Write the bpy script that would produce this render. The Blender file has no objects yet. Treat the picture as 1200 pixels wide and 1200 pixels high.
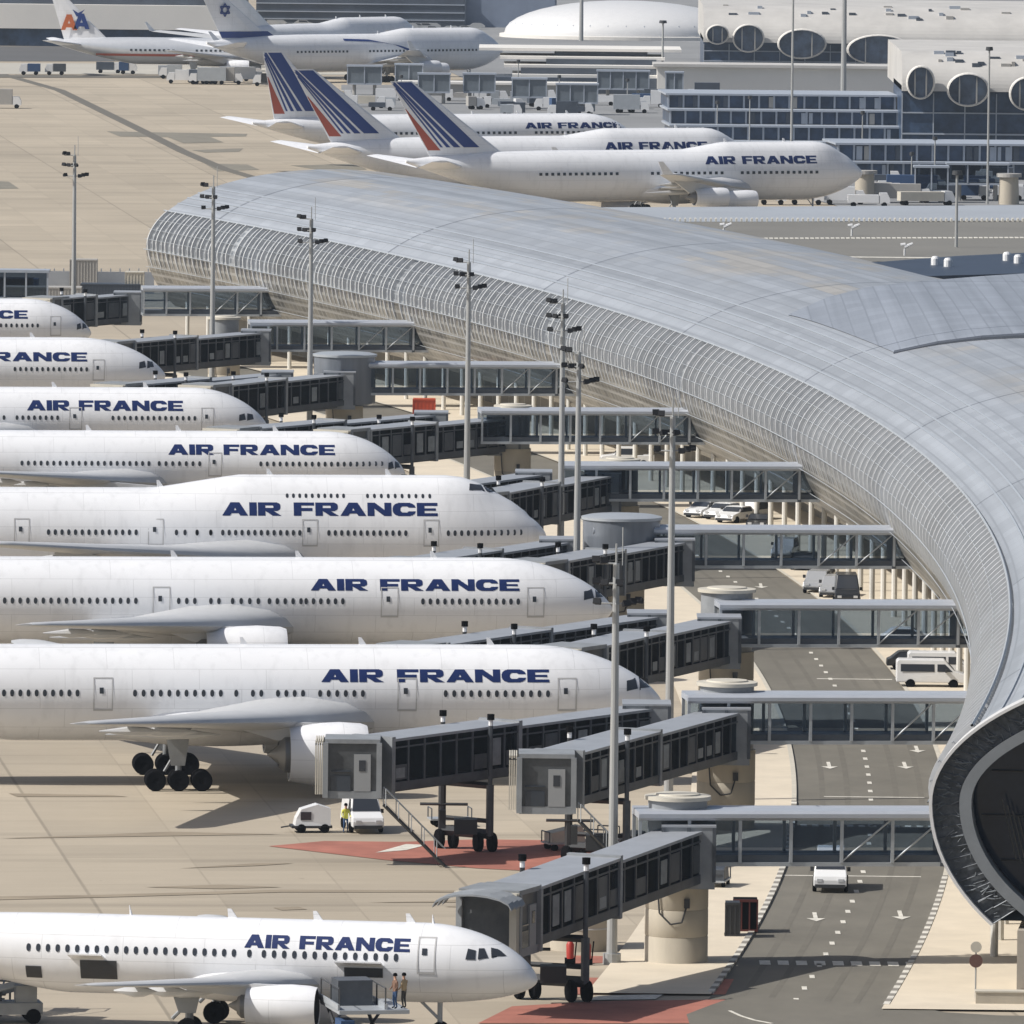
import bpy, bmesh, math, random
from mathutils import Vector, Matrix
random.seed(11)
R=math.radians
SC=bpy.context.scene
# ---------------------------------------------------------------- camera, world, sun, exposure
F=13000.0; YH=-320.0; HP=68.0; RHO=0.0105; TH=math.atan(920/F); CH=HP*math.cos(TH)
cam=bpy.data.cameras.new('camera'); cam.sensor_width=36; cam.lens=36*F/1200; cam.clip_start=5; cam.clip_end=20000
co=bpy.data.objects.new('camera',cam); SC.collection.objects.link(co)
co.matrix_world=Matrix.Translation((0,0,CH))@Matrix.Rotation(math.pi/2-TH,4,'X')@Matrix.Rotation(RHO,4,'Z')
SC.camera=co
SC.render.resolution_x=1024; SC.render.resolution_y=1024
SUN_EL=44; SD=Vector((-0.96,-0.25,0)).normalized()
SDIR=Vector((SD.x*math.cos(R(SUN_EL)),SD.y*math.cos(R(SUN_EL)),math.sin(R(SUN_EL))))
w=bpy.data.worlds.new('World'); SC.world=w; w.use_nodes=True
nt=w.node_tree; bg=nt.nodes['Background']; sky=nt.nodes.new('ShaderNodeTexSky'); sky.sky_type='NISHITA'
sky.sun_disc=False; sky.sun_elevation=R(SUN_EL); sky.sun_rotation=math.atan2(SD.x,SD.y); sky.dust_density=3.0
nt.links.new(sky.outputs[0],bg.inputs[0]); bg.inputs[1].default_value=0.086
sl=bpy.data.lights.new('sun','SUN'); sl.energy=4.9; sl.angle=R(0.5); sl.color=(1,0.96,0.90)
so=bpy.data.objects.new('sun',sl); SC.collection.objects.link(so); so.rotation_euler=SDIR.to_track_quat('Z','Y').to_euler(); so.location=(0,300,400)
SC.view_settings.view_transform='Standard'; SC.view_settings.look='None'; SC.view_settings.exposure=0.0; SC.view_settings.gamma=1

def at(x,y,h=0.0):
    """picture position (1200 px grid) of a point at height h -> world X, Y"""
    dx=x-600;dy=y-600;x0=600+dx+RHO*dy;y0=600+dy-RHO*dx
    s=(y0-YH)/(HP-h/math.cos(TH)); zc=F/s
    return ((x0-600)/s,(zc-(CH-h)*math.sin(TH))/math.cos(TH))
# ---------------------------------------------------------------- materials
MATS={}
def mat(name,col,rough=.6,metal=0.0,var=.0,scale=1.0,spec=.5,stretch=(1,1,1),alpha=None,emit=None,bump=0):
    if name in MATS: return MATS[name]
    m=bpy.data.materials.new(name); m.use_nodes=True; t=m.node_tree; b=t.nodes['Principled BSDF']
    b.inputs['Base Color'].default_value=(*col,1); b.inputs['Roughness'].default_value=rough; b.inputs['Metallic'].default_value=metal
    b.inputs['Specular IOR Level'].default_value=spec
    if var>0:
        tc=t.nodes.new('ShaderNodeTexCoord'); mp=t.nodes.new('ShaderNodeMapping'); mp.inputs['Scale'].default_value=stretch
        n=t.nodes.new('ShaderNodeTexNoise'); n.inputs['Scale'].default_value=scale; n.inputs['Detail'].default_value=5; n.inputs['Roughness'].default_value=.65
        mr=t.nodes.new('ShaderNodeMapRange'); mr.inputs[1].default_value=.25; mr.inputs[2].default_value=.75; mr.inputs[3].default_value=1-var; mr.inputs[4].default_value=1+var
        mx=t.nodes.new('ShaderNodeVectorMath'); mx.operation='SCALE'; mx.inputs[0].default_value=col
        t.links.new(tc.outputs['Object'],mp.inputs[0]); t.links.new(mp.outputs[0],n.inputs[0]); t.links.new(n.outputs[0],mr.inputs[0])
        t.links.new(mr.outputs[0],mx.inputs['Scale']); t.links.new(mx.outputs[0],b.inputs['Base Color'])
        if bump>0:
            bp=t.nodes.new('ShaderNodeBump'); bp.inputs['Strength'].default_value=bump; t.links.new(n.outputs[0],bp.inputs['Height']); t.links.new(bp.outputs[0],b.inputs['Normal'])
    if alpha is not None:
        tr=t.nodes.new('ShaderNodeBsdfTransparent'); tr.inputs[0].default_value=(*alpha,1)
        ms=t.nodes.new('ShaderNodeMixShader'); ms.inputs[0].default_value=.12
        t.links.new(tr.outputs[0],ms.inputs[1]); t.links.new(b.outputs[0],ms.inputs[2]); t.links.new(ms.outputs[0],t.nodes['Material Output'].inputs[0])
    if emit: b.inputs['Emission Color'].default_value=(*emit,1); b.inputs['Emission Strength'].default_value=1
    MATS[name]=m; return m
M_white=mat('aircraft_white_paint',(.77,.78,.80),.27,var=.035,scale=.35,stretch=(.4,1,1))
def panelled(m):
    t=m.node_tree; b=t.nodes['Principled BSDF']; L=t.links; src=b.inputs['Base Color'].links[0].from_socket
    tc=t.nodes.new('ShaderNodeTexCoord'); sp=t.nodes.new('ShaderNodeSeparateXYZ'); cb=t.nodes.new('ShaderNodeCombineXYZ'); L.new(tc.outputs['Object'],sp.inputs[0]); L.new(sp.outputs[0],cb.inputs[0]); L.new(sp.outputs[2],cb.inputs[1])
    br=t.nodes.new('ShaderNodeTexBrick'); br.offset=.37; br.inputs['Scale'].default_value=1; br.inputs['Brick Width'].default_value=4.3; br.inputs['Row Height'].default_value=1.25; br.inputs['Mortar Size'].default_value=.022; br.inputs['Mortar Smooth'].default_value=.4
    br.inputs['Color1'].default_value=(.985,.985,.985,1); br.inputs['Color2'].default_value=(1,1,1,1); br.inputs['Mortar'].default_value=(.80,.80,.80,1); L.new(cb.outputs[0],br.inputs[0])
    mp=t.nodes.new('ShaderNodeMapping'); mp.inputs['Scale'].default_value=(1.1,1.1,.12); L.new(tc.outputs['Object'],mp.inputs[0]); n=t.nodes.new('ShaderNodeTexNoise'); n.inputs['Scale'].default_value=1.3; n.inputs['Detail'].default_value=5; L.new(mp.outputs[0],n.inputs[0])
    r=t.nodes.new('ShaderNodeMapRange'); r.inputs[1].default_value=.52; r.inputs[2].default_value=.75; r.inputs[3].default_value=1; r.inputs[4].default_value=.90; L.new(n.outputs[0],r.inputs[0])
    m1=t.nodes.new('ShaderNodeVectorMath'); m1.operation='MULTIPLY'; L.new(src,m1.inputs[0]); L.new(br.outputs[0],m1.inputs[1]); m2=t.nodes.new('ShaderNodeVectorMath'); m2.operation='SCALE'; L.new(m1.outputs[0],m2.inputs[0]); L.new(r.outputs[0],m2.inputs['Scale']); L.new(m2.outputs[0],b.inputs['Base Color'])
panelled(M_white)
M_wing=mat('aircraft_wing_grey',(.50,.51,.52),.4,var=.05,scale=.6)
M_navy=mat('navy_lettering_paint',(.006,.020,.10),.5,spec=.3)
M_blue=mat('tail_blue_paint',(.010,.038,.19),.4)
M_red=mat('tail_red_paint',(.36,.07,.04),.4)
M_pane=mat('dark_cabin_window',(.035,.04,.05),.15)
M_seam=mat('panel_seam_grey',(.45,.45,.45),.5)
M_tyre=mat('black_rubber',(.005,.005,.006),.95,spec=.05)
M_dark=mat('dark_metal',(.03,.032,.036),.5)
M_steel=mat('galvanised_steel',(.40,.43,.46),.45,.3,var=.08,scale=.8)
M_alu=mat('bare_aluminium',(.62,.64,.67),.3,.35,var=.05)
M_navyglass=mat('dark_tinted_glass',(.03,.04,.055),.12,var=.35,scale=.5,spec=.6)
M_tglass=mat('tunnel_glass',(.03,.038,.048),.2,var=.7,scale=.7,alpha=(.42,.47,.52),spec=.5)
M_pane_t=mat('walkway_glass',(.03,.05,.075),.08,alpha=(.80,.85,.90))
M_troof=mat('tunnel_roof_grey',(.33,.35,.38),.45,.2,var=.12,scale=.7,stretch=(1,1,1))
M_frame=mat('tunnel_frame_grey',(.075,.085,.10),.45,.25,var=.3,scale=.9)
M_cabin=mat('cabin_grey',(.235,.25,.265),.5,var=.22,scale=.7)
M_cream=mat('cream_panel',(.50,.47,.40),.6,var=.1,scale=.6)
M_conc=mat('pier_concrete',(.42,.38,.31),.8,var=.12,scale=.7,stretch=(1,1,.3))
M_mast=mat('mast_grey_paint',(.36,.37,.37),.45,.2,var=.05)
M_van=mat('white_vehicle_paint',(.70,.71,.72),.25,var=.03)
M_blackcar=mat('dark_vehicle_paint',(.02,.022,.026),.2)
M_silver=mat('silver_vehicle_paint',(.45,.46,.47),.25,.4)
M_orange=mat('orange_red_paint',(.45,.07,.03),.5)
M_hot=mat('red_stripe_paint',(.35,.03,.02),.5)
M_yel=mat('hi_vis_yellow',(.55,.55,.08),.7)
M_cloth=mat('dark_blue_cloth',(.03,.07,.16),.8)
M_skin=mat('skin',(.45,.26,.18),.6)
M_mark=mat('white_road_paint',(.60,.58,.52),.7,var=.3,scale=1.5)

def groundmat():
    m=bpy.data.materials.new('apron_concrete'); m.use_nodes=True; t=m.node_tree; b=t.nodes['Principled BSDF']; L=t.links; N=t.nodes.new
    tc=N('ShaderNodeTexCoord'); rot=N('ShaderNodeMapping'); rot.inputs['Rotation'].default_value=(0,0,R(-6.2)); L.new(tc.outputs['Object'],rot.inputs[0])
    br=N('ShaderNodeTexBrick'); br.offset=0; br.inputs['Scale'].default_value=1; br.inputs['Brick Width'].default_value=7.5; br.inputs['Row Height'].default_value=7.5
    br.inputs['Mortar Size'].default_value=.07; br.inputs['Mortar Smooth'].default_value=.2; br.inputs['Color1'].default_value=(.92,.92,.92,1); br.inputs['Color2'].default_value=(1.05,1.05,1.05,1); br.inputs['Mortar'].default_value=(.88,.88,.88,1)
    L.new(rot.outputs[0],br.inputs[0])
    br2=N('ShaderNodeTexBrick'); br2.offset=0; br2.inputs['Scale'].default_value=1; br2.inputs['Brick Width'].default_value=22.5; br2.inputs['Row Height'].default_value=75
    br2.inputs['Mortar Size'].default_value=.12; br2.inputs['Color1'].default_value=(.90,.905,.91,1); br2.inputs['Color2'].default_value=(1.05,1.05,1.05,1); br2.inputs['Mortar'].default_value=(.76,.76,.76,1)
    L.new(rot.outputs[0],br2.inputs[0])
    def noise(sc,st,lo,hi,det=6,f0=.3,f1=.7):
        mp=N('ShaderNodeMapping'); mp.inputs['Scale'].default_value=st; L.new(rot.outputs[0],mp.inputs[0])
        n=N('ShaderNodeTexNoise'); n.inputs['Scale'].default_value=sc; n.inputs['Detail'].default_value=det; n.inputs['Roughness'].default_value=.65; L.new(mp.outputs[0],n.inputs[0])
        r=N('ShaderNodeMapRange'); r.inputs[1].default_value=f0; r.inputs[2].default_value=f1; r.inputs[3].default_value=lo; r.inputs[4].default_value=hi; L.new(n.outputs[0],r.inputs[0]); return r.outputs[0]
    a=noise(.012,(1,1,1),.9,1.06); c=noise(.05,(1,.35,1),.93,1.05); d=noise(.6,(.2,1,1),.95,1.04); e=noise(.16,(.06,1,1),1.0,.66,7,.54,.74)
    def mul(x,y):
        mm=N('ShaderNodeMath'); mm.operation='MULTIPLY'; L.new(x,mm.inputs[0]); L.new(y,mm.inputs[1]); return mm.outputs[0]
    f=mul(mul(mul(a,c),mul(d,e)),noise(.9,(1,1,1),1.0,.62,3,.70,.80))
    sx=N('ShaderNodeSeparateXYZ'); L.new(br.outputs[0],sx.inputs[0]); sx2=N('ShaderNodeSeparateXYZ'); L.new(br2.outputs[0],sx2.inputs[0])
    # joints fade with size of slab field only near the stands: far apron is smoother asphalt-sealed concrete
    f=mul(f,mul(sx.outputs[0],sx2.outputs[0]))
    v=N('ShaderNodeVectorMath'); v.operation='SCALE'; v.inputs[0].default_value=(.405,.35,.27); L.new(f,v.inputs['Scale'])
    L.new(v.outputs[0],b.inputs['Base Color']); b.inputs['Roughness'].default_value=.85
    return m
M_apron=groundmat()
M_asph=mat('road_asphalt',(.145,.135,.112),.85,var=.2,scale=.22,stretch=(1,.5,1))
M_asph2=mat('dark_asphalt',(.10,.10,.10),.85,var=.12,scale=.05)
M_pave=mat('cream_pavement',(.60,.53,.42),.85,var=.10,scale=.3,bump=.1)
M_redg=mat('red_ground_paint',(.33,.125,.09),.85,var=.3,scale=.6,stretch=(.4,.5,1))
M_kerb=mat('kerb_stone',(.5,.47,.40),.8,var=.1)

def shellmat(name,base,rough,metal,lines=True,patch=True):
    m=bpy.data.materials.new(name); m.use_nodes=True; t=m.node_tree; b=t.nodes['Principled BSDF']; L=t.links; N=t.nodes.new
    uv=N('ShaderNodeUVMap'); uv.uv_map='UVMap'
    sep=N('ShaderNodeSeparateXYZ'); L.new(uv.outputs[0],sep.inputs[0])
    br=N('ShaderNodeTexBrick'); br.offset=0; br.inputs['Scale'].default_value=1; br.inputs['Brick Width'].default_value=4; br.inputs['Row Height'].default_value=1.5
    br.inputs['Mortar Size'].default_value=.07; br.inputs['Color1'].default_value=(.92,.92,.92,1); br.inputs['Color2'].default_value=(1.05,1.05,1.05,1); br.inputs['Mortar'].default_value=(.8,.8,.8,1)
    L.new(uv.outputs[0],br.inputs[0])
    b3=N('ShaderNodeTexBrick'); b3.offset=0; b3.inputs['Scale'].default_value=1; b3.inputs['Brick Width'].default_value=71.5; b3.inputs['Row Height'].default_value=200
    b3.inputs['Mortar Size'].default_value=.32; b3.inputs['Color1'].default_value=(.95,.95,.95,1); b3.inputs['Color2'].default_value=(1.03,1.03,1.03,1); b3.inputs['Mortar'].default_value=(.48,.48,.5,1)
    ofs=N('ShaderNodeMapping'); ofs.inputs['Location'].default_value=(20,60,0); L.new(uv.outputs[0],ofs.inputs[0]); L.new(ofs.outputs[0],b3.inputs[0])
    wv=N('ShaderNodeTexNoise'); mp=N('ShaderNodeMapping'); mp.inputs['Scale'].default_value=(.004,.55,1); L.new(uv.outputs[0],mp.inputs[0]); L.new(mp.outputs[0],wv.inputs[0]); wv.inputs['Scale'].default_value=1; wv.inputs['Detail'].default_value=3
    r=N('ShaderNodeMapRange'); r.inputs[1].default_value=.35; r.inputs[2].default_value=.65; r.inputs[3].default_value=.84; r.inputs[4].default_value=1.1; L.new(wv.outputs[0],r.inputs[0])
    mixc=N('ShaderNodeMix'); mixc.data_type='RGBA'; mixc.inputs[6].default_value=(*base,1); mixc.inputs[7].default_value=(.47,.42,.34,1)
    # light rectangular panels clustered along the crown
    sn=N('ShaderNodeVectorMath'); sn.operation='SNAP'; sn.inputs[1].default_value=(4,1.5,1); L.new(uv.outputs[0],sn.inputs[0])
    n2=N('ShaderNodeTexNoise'); mp2=N('ShaderNodeMapping'); mp2.inputs['Scale'].default_value=(.025,.13,1); L.new(sn.outputs[0],mp2.inputs[0]); L.new(mp2.outputs[0],n2.inputs[0]); n2.inputs['Scale'].default_value=1; n2.inputs['Detail'].default_value=4; n2.inputs['Roughness'].default_value=.7
    r2=N('ShaderNodeMapRange'); r2.inputs[1].default_value=.50; r2.inputs[2].default_value=.60; r2.inputs[3].default_value=0; r2.inputs[4].default_value=.55; L.new(n2.outputs[0],r2.inputs[0])
    win=N('ShaderNodeMapRange'); win.interpolation_type='SMOOTHSTEP'; win.inputs[1].default_value=45; win.inputs[2].default_value=39; L.new(sep.outputs[1],win.inputs[0])
    mm=N('ShaderNodeMath'); mm.operation='MULTIPLY'; L.new(r2.outputs[0],mm.inputs[0]); L.new(win.outputs[0],mm.inputs[1])
    if patch: L.new(mm.outputs[0],mixc.inputs[0])
    else: mixc.inputs[0].default_value=0
    def sc(c,fa):
        v=N('ShaderNodeVectorMath'); v.operation='MULTIPLY'; L.new(c,v.inputs[0]); L.new(fa,v.inputs[1]); return v.outputs[0]
    o=sc(sc(mixc.outputs[2],br.outputs[0]),b3.outputs[0]); v=N('ShaderNodeVectorMath'); v.operation='SCALE'; L.new(o,v.inputs[0]); L.new(r.outputs[0],v.inputs['Scale'])
    L.new(v.outputs[0],b.inputs['Base Color']); b.inputs['Roughness'].default_value=rough; b.inputs['Metallic'].default_value=metal
    return m
M_roof=shellmat('shell_roof_metal',(.36,.385,.42),.42,.2)
M_roof2=shellmat('annex_roof_metal',(.32,.35,.40),.45,.2,patch=False)
def gridglass(name,bw,bh,c1,c2,mort,ms,rough):
    m=bpy.data.materials.new(name); m.use_nodes=True; t=m.node_tree; b=t.nodes['Principled BSDF']; L=t.links; N=t.nodes.new
    uv=N('ShaderNodeUVMap'); uv.uv_map='UVMap'; br=N('ShaderNodeTexBrick'); br.offset=0; br.inputs['Scale'].default_value=1; br.inputs['Brick Width'].default_value=bw; br.inputs['Row Height'].default_value=bh
    br.inputs['Mortar Size'].default_value=ms; br.inputs['Color1'].default_value=(*c1,1); br.inputs['Color2'].default_value=(*c2,1); br.inputs['Mortar'].default_value=(*mort,1); L.new(uv.outputs[0],br.inputs[0])
    n=N('ShaderNodeTexNoise'); n.inputs['Scale'].default_value=.07; n.inputs['Detail'].default_value=5; L.new(uv.outputs[0],n.inputs[0])
    r=N('ShaderNodeMapRange'); r.inputs[1].default_value=.3; r.inputs[2].default_value=.7; r.inputs[3].default_value=.6; r.inputs[4].default_value=1.4; L.new(n.outputs[0],r.inputs[0])
    v=N('ShaderNodeVectorMath'); v.operation='SCALE'; L.new(br.outputs[0],v.inputs[0]); L.new(r.outputs[0],v.inputs['Scale']); L.new(v.outputs[0],b.inputs['Base Color']); b.inputs['Roughness'].default_value=rough
    return m
M_side=gridglass('side_glazing',1.2,.8,(.13,.145,.165),(.20,.215,.235),(.33,.35,.37),.15,.3)
M_low=gridglass('lower_glazing',1.79,.95,(.095,.092,.085),(.20,.188,.16),(.29,.285,.27),.15,.35)
# ---------------------------------------------------------------- mesh builder
class MB:
    def __init__(s): s.v=[];s.f=[];s.mi=[];s.uv=[];s.cur=0
    def add(s,vs,fs,uv=None):
        o=len(s.v); s.v+=[tuple(v) for v in vs]
        for i,f in enumerate(fs): s.f.append(tuple(a+o for a in f)); s.mi.append(s.cur); s.uv.append([uv[a] for a in f] if uv else None)
    def box(s,x0,x1,y0,y1,z0,z1):
        s.add([(x0,y0,z0),(x1,y0,z0),(x1,y1,z0),(x0,y1,z0),(x0,y0,z1),(x1,y0,z1),(x1,y1,z1),(x0,y1,z1)],
              [(0,3,2,1),(4,5,6,7),(0,1,5,4),(1,2,6,5),(2,3,7,6),(3,0,4,7)])
    def obox(s,p0,p1,w,z0,z1,off=0):
        p0=Vector(p0);p1=Vector(p1); d=(p1-p0).to_2d().normalized(); n=Vector((-d.y,d.x)); vs=[]
        for p in (p0,p1):
            for a in (off-w/2,off+w/2):
                for z in (z0,z1): vs.append((p.x+n.x*a,p.y+n.y*a,p.z+z))
        s.add(vs,[(0,1,3,2),(4,6,7,5),(0,4,5,1),(2,3,7,6),(1,5,7,3),(0,2,6,4)])
    def bar(s,a,b,r,n=6,r2=None,cap=True):
        a=Vector(a);b=Vector(b);d=(b-a).normalized(); u=d.orthogonal().normalized(); v=d.cross(u); r2=r if r2 is None else r2; vs=[]
        for p,rr in ((a,r),(b,r2)):
            for i in range(n):
                t=2*math.pi*i/n+math.pi/n; vs.append(p+u*rr*math.cos(t)+v*rr*math.sin(t))
        fs=[(i,(i+1)%n,n+(i+1)%n,n+i) for i in range(n)]
        if cap: fs+=[tuple(range(n-1,-1,-1)),tuple(range(n,2*n))]
        s.add(vs,fs)
    def rev(s,prof,axis='z',c=(0,0,0),n=24,closed=False):
        c=Vector(c); vs=[];k=len(prof)
        for (r,h) in prof:
            for i in range(n):
                t=2*math.pi*i/n; a,b=r*math.cos(t),r*math.sin(t)
                vs.append(c+Vector((a,b,h) if axis=='z' else ((h,a,b) if axis=='x' else (a,h,b))))
        fs=[]
        for j in range(k-1):
            for i in range(n): fs.append((j*n+i,j*n+(i+1)%n,(j+1)*n+(i+1)%n,(j+1)*n+i))
        s.add(vs,fs)
    def poly(s,pts,z): s.add([(p[0],p[1],z) for p in pts],[tuple(range(len(pts)))])
    def prism(s,pts,z0,z1):
        n=len(pts); s.add([(p[0],p[1],z0) for p in pts]+[(p[0],p[1],z1) for p in pts],[tuple(range(n))[::-1],tuple(range(n,2*n))]+[(i,(i+1)%n,n+(i+1)%n,n+i) for i in range(n)])
    def mesh(s,name,mats,smooth=False):
        me=bpy.data.meshes.new(name); me.from_pydata(s.v,[],s.f); me.update()
        for m in (mats if isinstance(mats,(list,tuple)) else [mats]): me.materials.append(m)
        if any(s.mi): me.polygons.foreach_set('material_index',s.mi)
        if any(u for u in s.uv):
            ul=me.uv_layers.new(name='UVMap'); k=0
            for u,f in zip(s.uv,s.f):
                for j in range(len(f)): ul.data[k].uv=u[j] if u else (0,0); k+=1
        bm=bmesh.new(); bm.from_mesh(me)
        if smooth:
            for f in bm.faces: f.smooth=True
            for e in bm.edges:
                if len(e.link_faces)==2 and e.calc_face_angle(0)>R(38): e.smooth=False
        bmesh.ops.recalc_face_normals(bm,faces=bm.faces); bm.to_mesh(me); bm.free()
        return me
    def build(s,name,mats,parent=None,smooth=False,loc=None,rz=0):
        return link(name,s.mesh(name,mats,smooth),parent,loc,rz)
def link(name,me,parent=None,loc=None,rz=0):
    o=bpy.data.objects.new(name,me); SC.collection.objects.link(o)
    if parent: o.parent=parent
    if loc: o.location=loc
    if rz: o.rotation_euler.z=rz
    return o
def thing(name,label,cat,loc=(0,0,0),rz=0,group=None):
    o=bpy.data.objects.new(name,None); SC.collection.objects.link(o); o.location=loc; o.rotation_euler.z=rz; o.empty_display_size=.5
    return tag(o,label,cat,group)
def tag(o,label,cat,group=None):
    o['label']=label;o['category']=cat
    if group:o['group']=group
    return o
def struct(o,kind='structure'): o['kind']=kind; return o
def tree(o,out=None):
    out=[] if out is None else out; out.append(o)
    for c in o.children: tree(c,out)
    return out
CH_OF={}
def copytree(o,loc,rz,label,group,kids):
    """copy a thing with its parts; kids: {object:[children]}"""
    def rec(a,par):
        c=a.copy(); SC.collection.objects.link(c); c.parent=par
        for k in kids.get(a,[]): rec(k,c)
        return c
    c=rec(o,None); c.location=loc; c.rotation_euler.z=rz; c['label']=label
    if group:c['group']=group
    return c
def kidmap(o): return {a:[c for c in a.children] for a in tree(o)}

# ---------------------------------------------------------------- ground, roads, markings
def XL(Y):
    d=Y-745; rr=1610 if d>0 else 1580
    return 30.0-(rr-math.sqrt(rr*rr-d*d)) if abs(d)<rr else 0
def RC(Y): return XL(Y)-6.4 if Y>745 else 23.6-((745-Y)**2)/2/1600-max(0,(660-Y))*.008
mb=MB(); mb.add([(-900,250,0),(900,250,0),(900,4500,0),(-900,4500,0)],[(0,1,2,3)]); struct(mb.build('ground',M_apron))
# pavement either side of the road
def strip(f0,f1,ya,yb,step,z,m,name,kind='structure'):
    b=MB(); ys=[ya+(yb-ya)*i/int((yb-ya)/step) for i in range(int((yb-ya)/step)+1)]
    vs=[];
    for y in ys: vs+=[(f0(y),y,z),(f1(y),y,z)]
    b.add(vs,[(2*i,2*i+1,2*i+3,2*i+2) for i in range(len(ys)-1)]); o=b.build(name,m); struct(o,kind); return o
strip(lambda y:RC(y)-11.5,lambda y:RC(y)-4.8,592,1180,6,.12,M_pave,'pavement')
strip(lambda y:RC(y)+4.8,lambda y:XL(y)+42,586,1180,6,.12,M_pave,'pavement')
strip(lambda y:RC(y)-4.8,lambda y:RC(y)+4.8,583,1200,6,.02,M_asph,'road')
# junction asphalt at the near end
P=lambda x,y:at(x,y)
b=MB(); b.poly([(12.4,592),(22.2,587),(23.2,585.2),(26,584),(60,583.2),(60,560),(10,560),(9.5,583),(10.9,587.5)],.06); struct(b.build('road',M_asph))
# kerbs with alternating white and dark stones
def kerb(f,ya,yb,step,nm,w=.17):
    b=MB(); y=ya;i=0
    while y<yb:
        b.cur=i%2; y1=min(y+step,yb)
        b.add([(f(y)-w,y,0),(f(y)+w,y,0),(f(y1)+w,y1,0),(f(y1)-w,y1,0),(f(y)-w,y,.15),(f(y)+w,y,.15),(f(y1)+w,y1,.15),(f(y1)-w,y1,.15)],[(4,5,6,7),(0,1,5,4),(1,2,6,5),(2,3,7,6),(3,0,4,7)])
        y=y1;i+=1
    struct(b.build(nm,[M_mark,mat('kerb_dark',(.22,.205,.18),.8)]))
kerb(lambda y:RC(y)-4.9,593,700,1.25,'kerb'); kerb(lambda y:RC(y)+4.9,588,655,1.25,'kerb')
kerb2=lambda f,ya,yb:strip(lambda y:f(y)-.15,lambda y:f(y)+.15,ya,yb,6,.14,M_kerb,'kerb')
kerb2(lambda y:RC(y)-4.9,700,1170); kerb2(lambda y:RC(y)+4.9,655,1170)
# lane dashes, crossing line, arrows
b=MB(); y=584
while y<960:
    x=RC(y); b.box(x-.14,x+.14,y,y+1.5,.03,.05); y+=5.6
xs0=13.9
for i in range(10): b.box(xs0+i*1.01,xs0+i*1.01+.6,607.2,609.2,.03,.05)
for i in range(13): b.box(RC(686)-4.4+i*.72,RC(686)-4.4+i*.72+.38,684.6,685.8,.03,.05)
b.box(RC(640)-4.5,RC(640)+4.5,655,655.35,.02,.03); b.box(RC(704)-3,RC(704)+3.4,704,704.35,.02,.03); b.box(RC(790)-1,RC(790)+4.4,792,792.4,.02,.03)
def arrow(x,y): b.add([(x-.55,y,.05),(x,y-1.6,.05),(x+.55,y,.05)],[(0,1,2)]); b.box(x-.12,x+.12,y+.02,y+3.2,.03,.05)
for (px,py) in [(956,1077),(1056,1075),(972,899),(1061,899),(1075,880),(892,688)]: arrow(*at(px,py))
struct(b.build('road_marking',M_mark))
# curved stop line at the junction
b=MB()
pts=[at(*p) for p in [(855,1186),(868,1192),(884,1197),(905,1201)]]
for p,q in zip(pts,pts[1:]): b.obox((*p,0),(*q,0),.18,.07,.085)
struct(b.build('road_marking',M_mark))
# red painted zones on the apron
b=MB()
b.poly([at(*p) for p in [(315,992),(380,986),(470,987),(560,984),(640,985),(720,1000),(760,1012),(740,1018),(640,1022),(560,1018),(450,1008)]],.03)
b.poly([at(*p) for p in [(668,1146),(860,1148),(850,1166),(668,1166)]],.035)
b.poly([at(*p) for p in [(600,1180),(700,1174),(850,1172),(834,1200),(560,1200)]],.04)
b.poly([at(*p) for p in [(665,1120),(750,1122),(740,1128),(665,1130)]],.03)
struct(b.build('red_marking',M_redg))
b=MB()
b.poly([at(*p) for p in [(700,1168),(778,1166),(768,1172),(690,1173)]],.055)
b.poly([at(*p) for p in [(440,1000),(476,990),(500,991),(476,997)]],.05)
struct(b.build('stand_marking',M_mark))
# apron lines: long dark drain on the far apron and far service roads
b=MB(); pts=[at(*p) for p in [(-40,76),(20,92),(70,106),(160,150),(215,178),(262,198),(310,212)]]
for p,q in zip(pts,pts[1:]): b.obox((*p,0),(*q,0),2.0,.0,.05)
struct(b.build('drain',mat('drain_dark',(.13,.12,.10),.8)))
def gquad(name,pts,m,z=.03): bb=MB(); bb.poly([at(*p) for p in pts],z); return struct(bb.build(name,m))
gquad('road',[(-60,54),(330,56),(330,72),(-60,72)],M_asph2,.05)
gquad('path',[(-60,74),(420,76),(420,88),(-60,87)],mat('pale_concrete',(.42,.40,.35),.85,var=.1,scale=.02),.06)
gquad('path',[(-60,88),(420,90),(420,92),(-60,91)],mat('drain_dark',(.13,.12,.10),.8),.07)
gquad('stain',[(125,154),(170,155),(290,157),(288,160),(200,161),(140,160)],mat('tyre_stain',(.20,.185,.15),.85,var=.2,scale=.2),.03)
gquad('stain',[(188,158),(240,158),(262,167),(215,168)],MATS['tyre_stain'],.04)
gquad('stain',[(225,176),(285,174),(280,178),(240,179)],MATS['tyre_stain'],.03)
gquad('stain',[(240,192),(290,193),(304,199),(255,201)],MATS['tyre_stain'],.03)
gquad('stain',[(-20,212),(10,213),(22,221),(-20,222)],MATS['tyre_stain'],.03)
M_st=mat('grime',(.27,.225,.165),.9,var=.25,scale=.5,stretch=(.3,1,1))
for q in ([(-5,1051),(120,1049),(330,1043),(560,1044),(560,1046),(330,1046),(120,1052),(-5,1055)],[(170,1040),(260,1037),(330,1040),(260,1042)],[(320,1064),(350,1063),(360,1066),(330,1067)],[(560,1052),(520,1056),(430,1058),(560,1058)],[(10,930),(130,932),(150,934),(20,934)],[(0,983),(200,975),(330,978),(200,980)],[(210,1018),(300,1012),(345,1012),(300,1015)],[(600,1060),(560,1064),(520,1063),(560,1060)]):
    gquad('stain',q,M_st,.028)
M_tr=mat('tyre_track',(.128,.119,.099),.9,var=.15,scale=.4)
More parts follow.
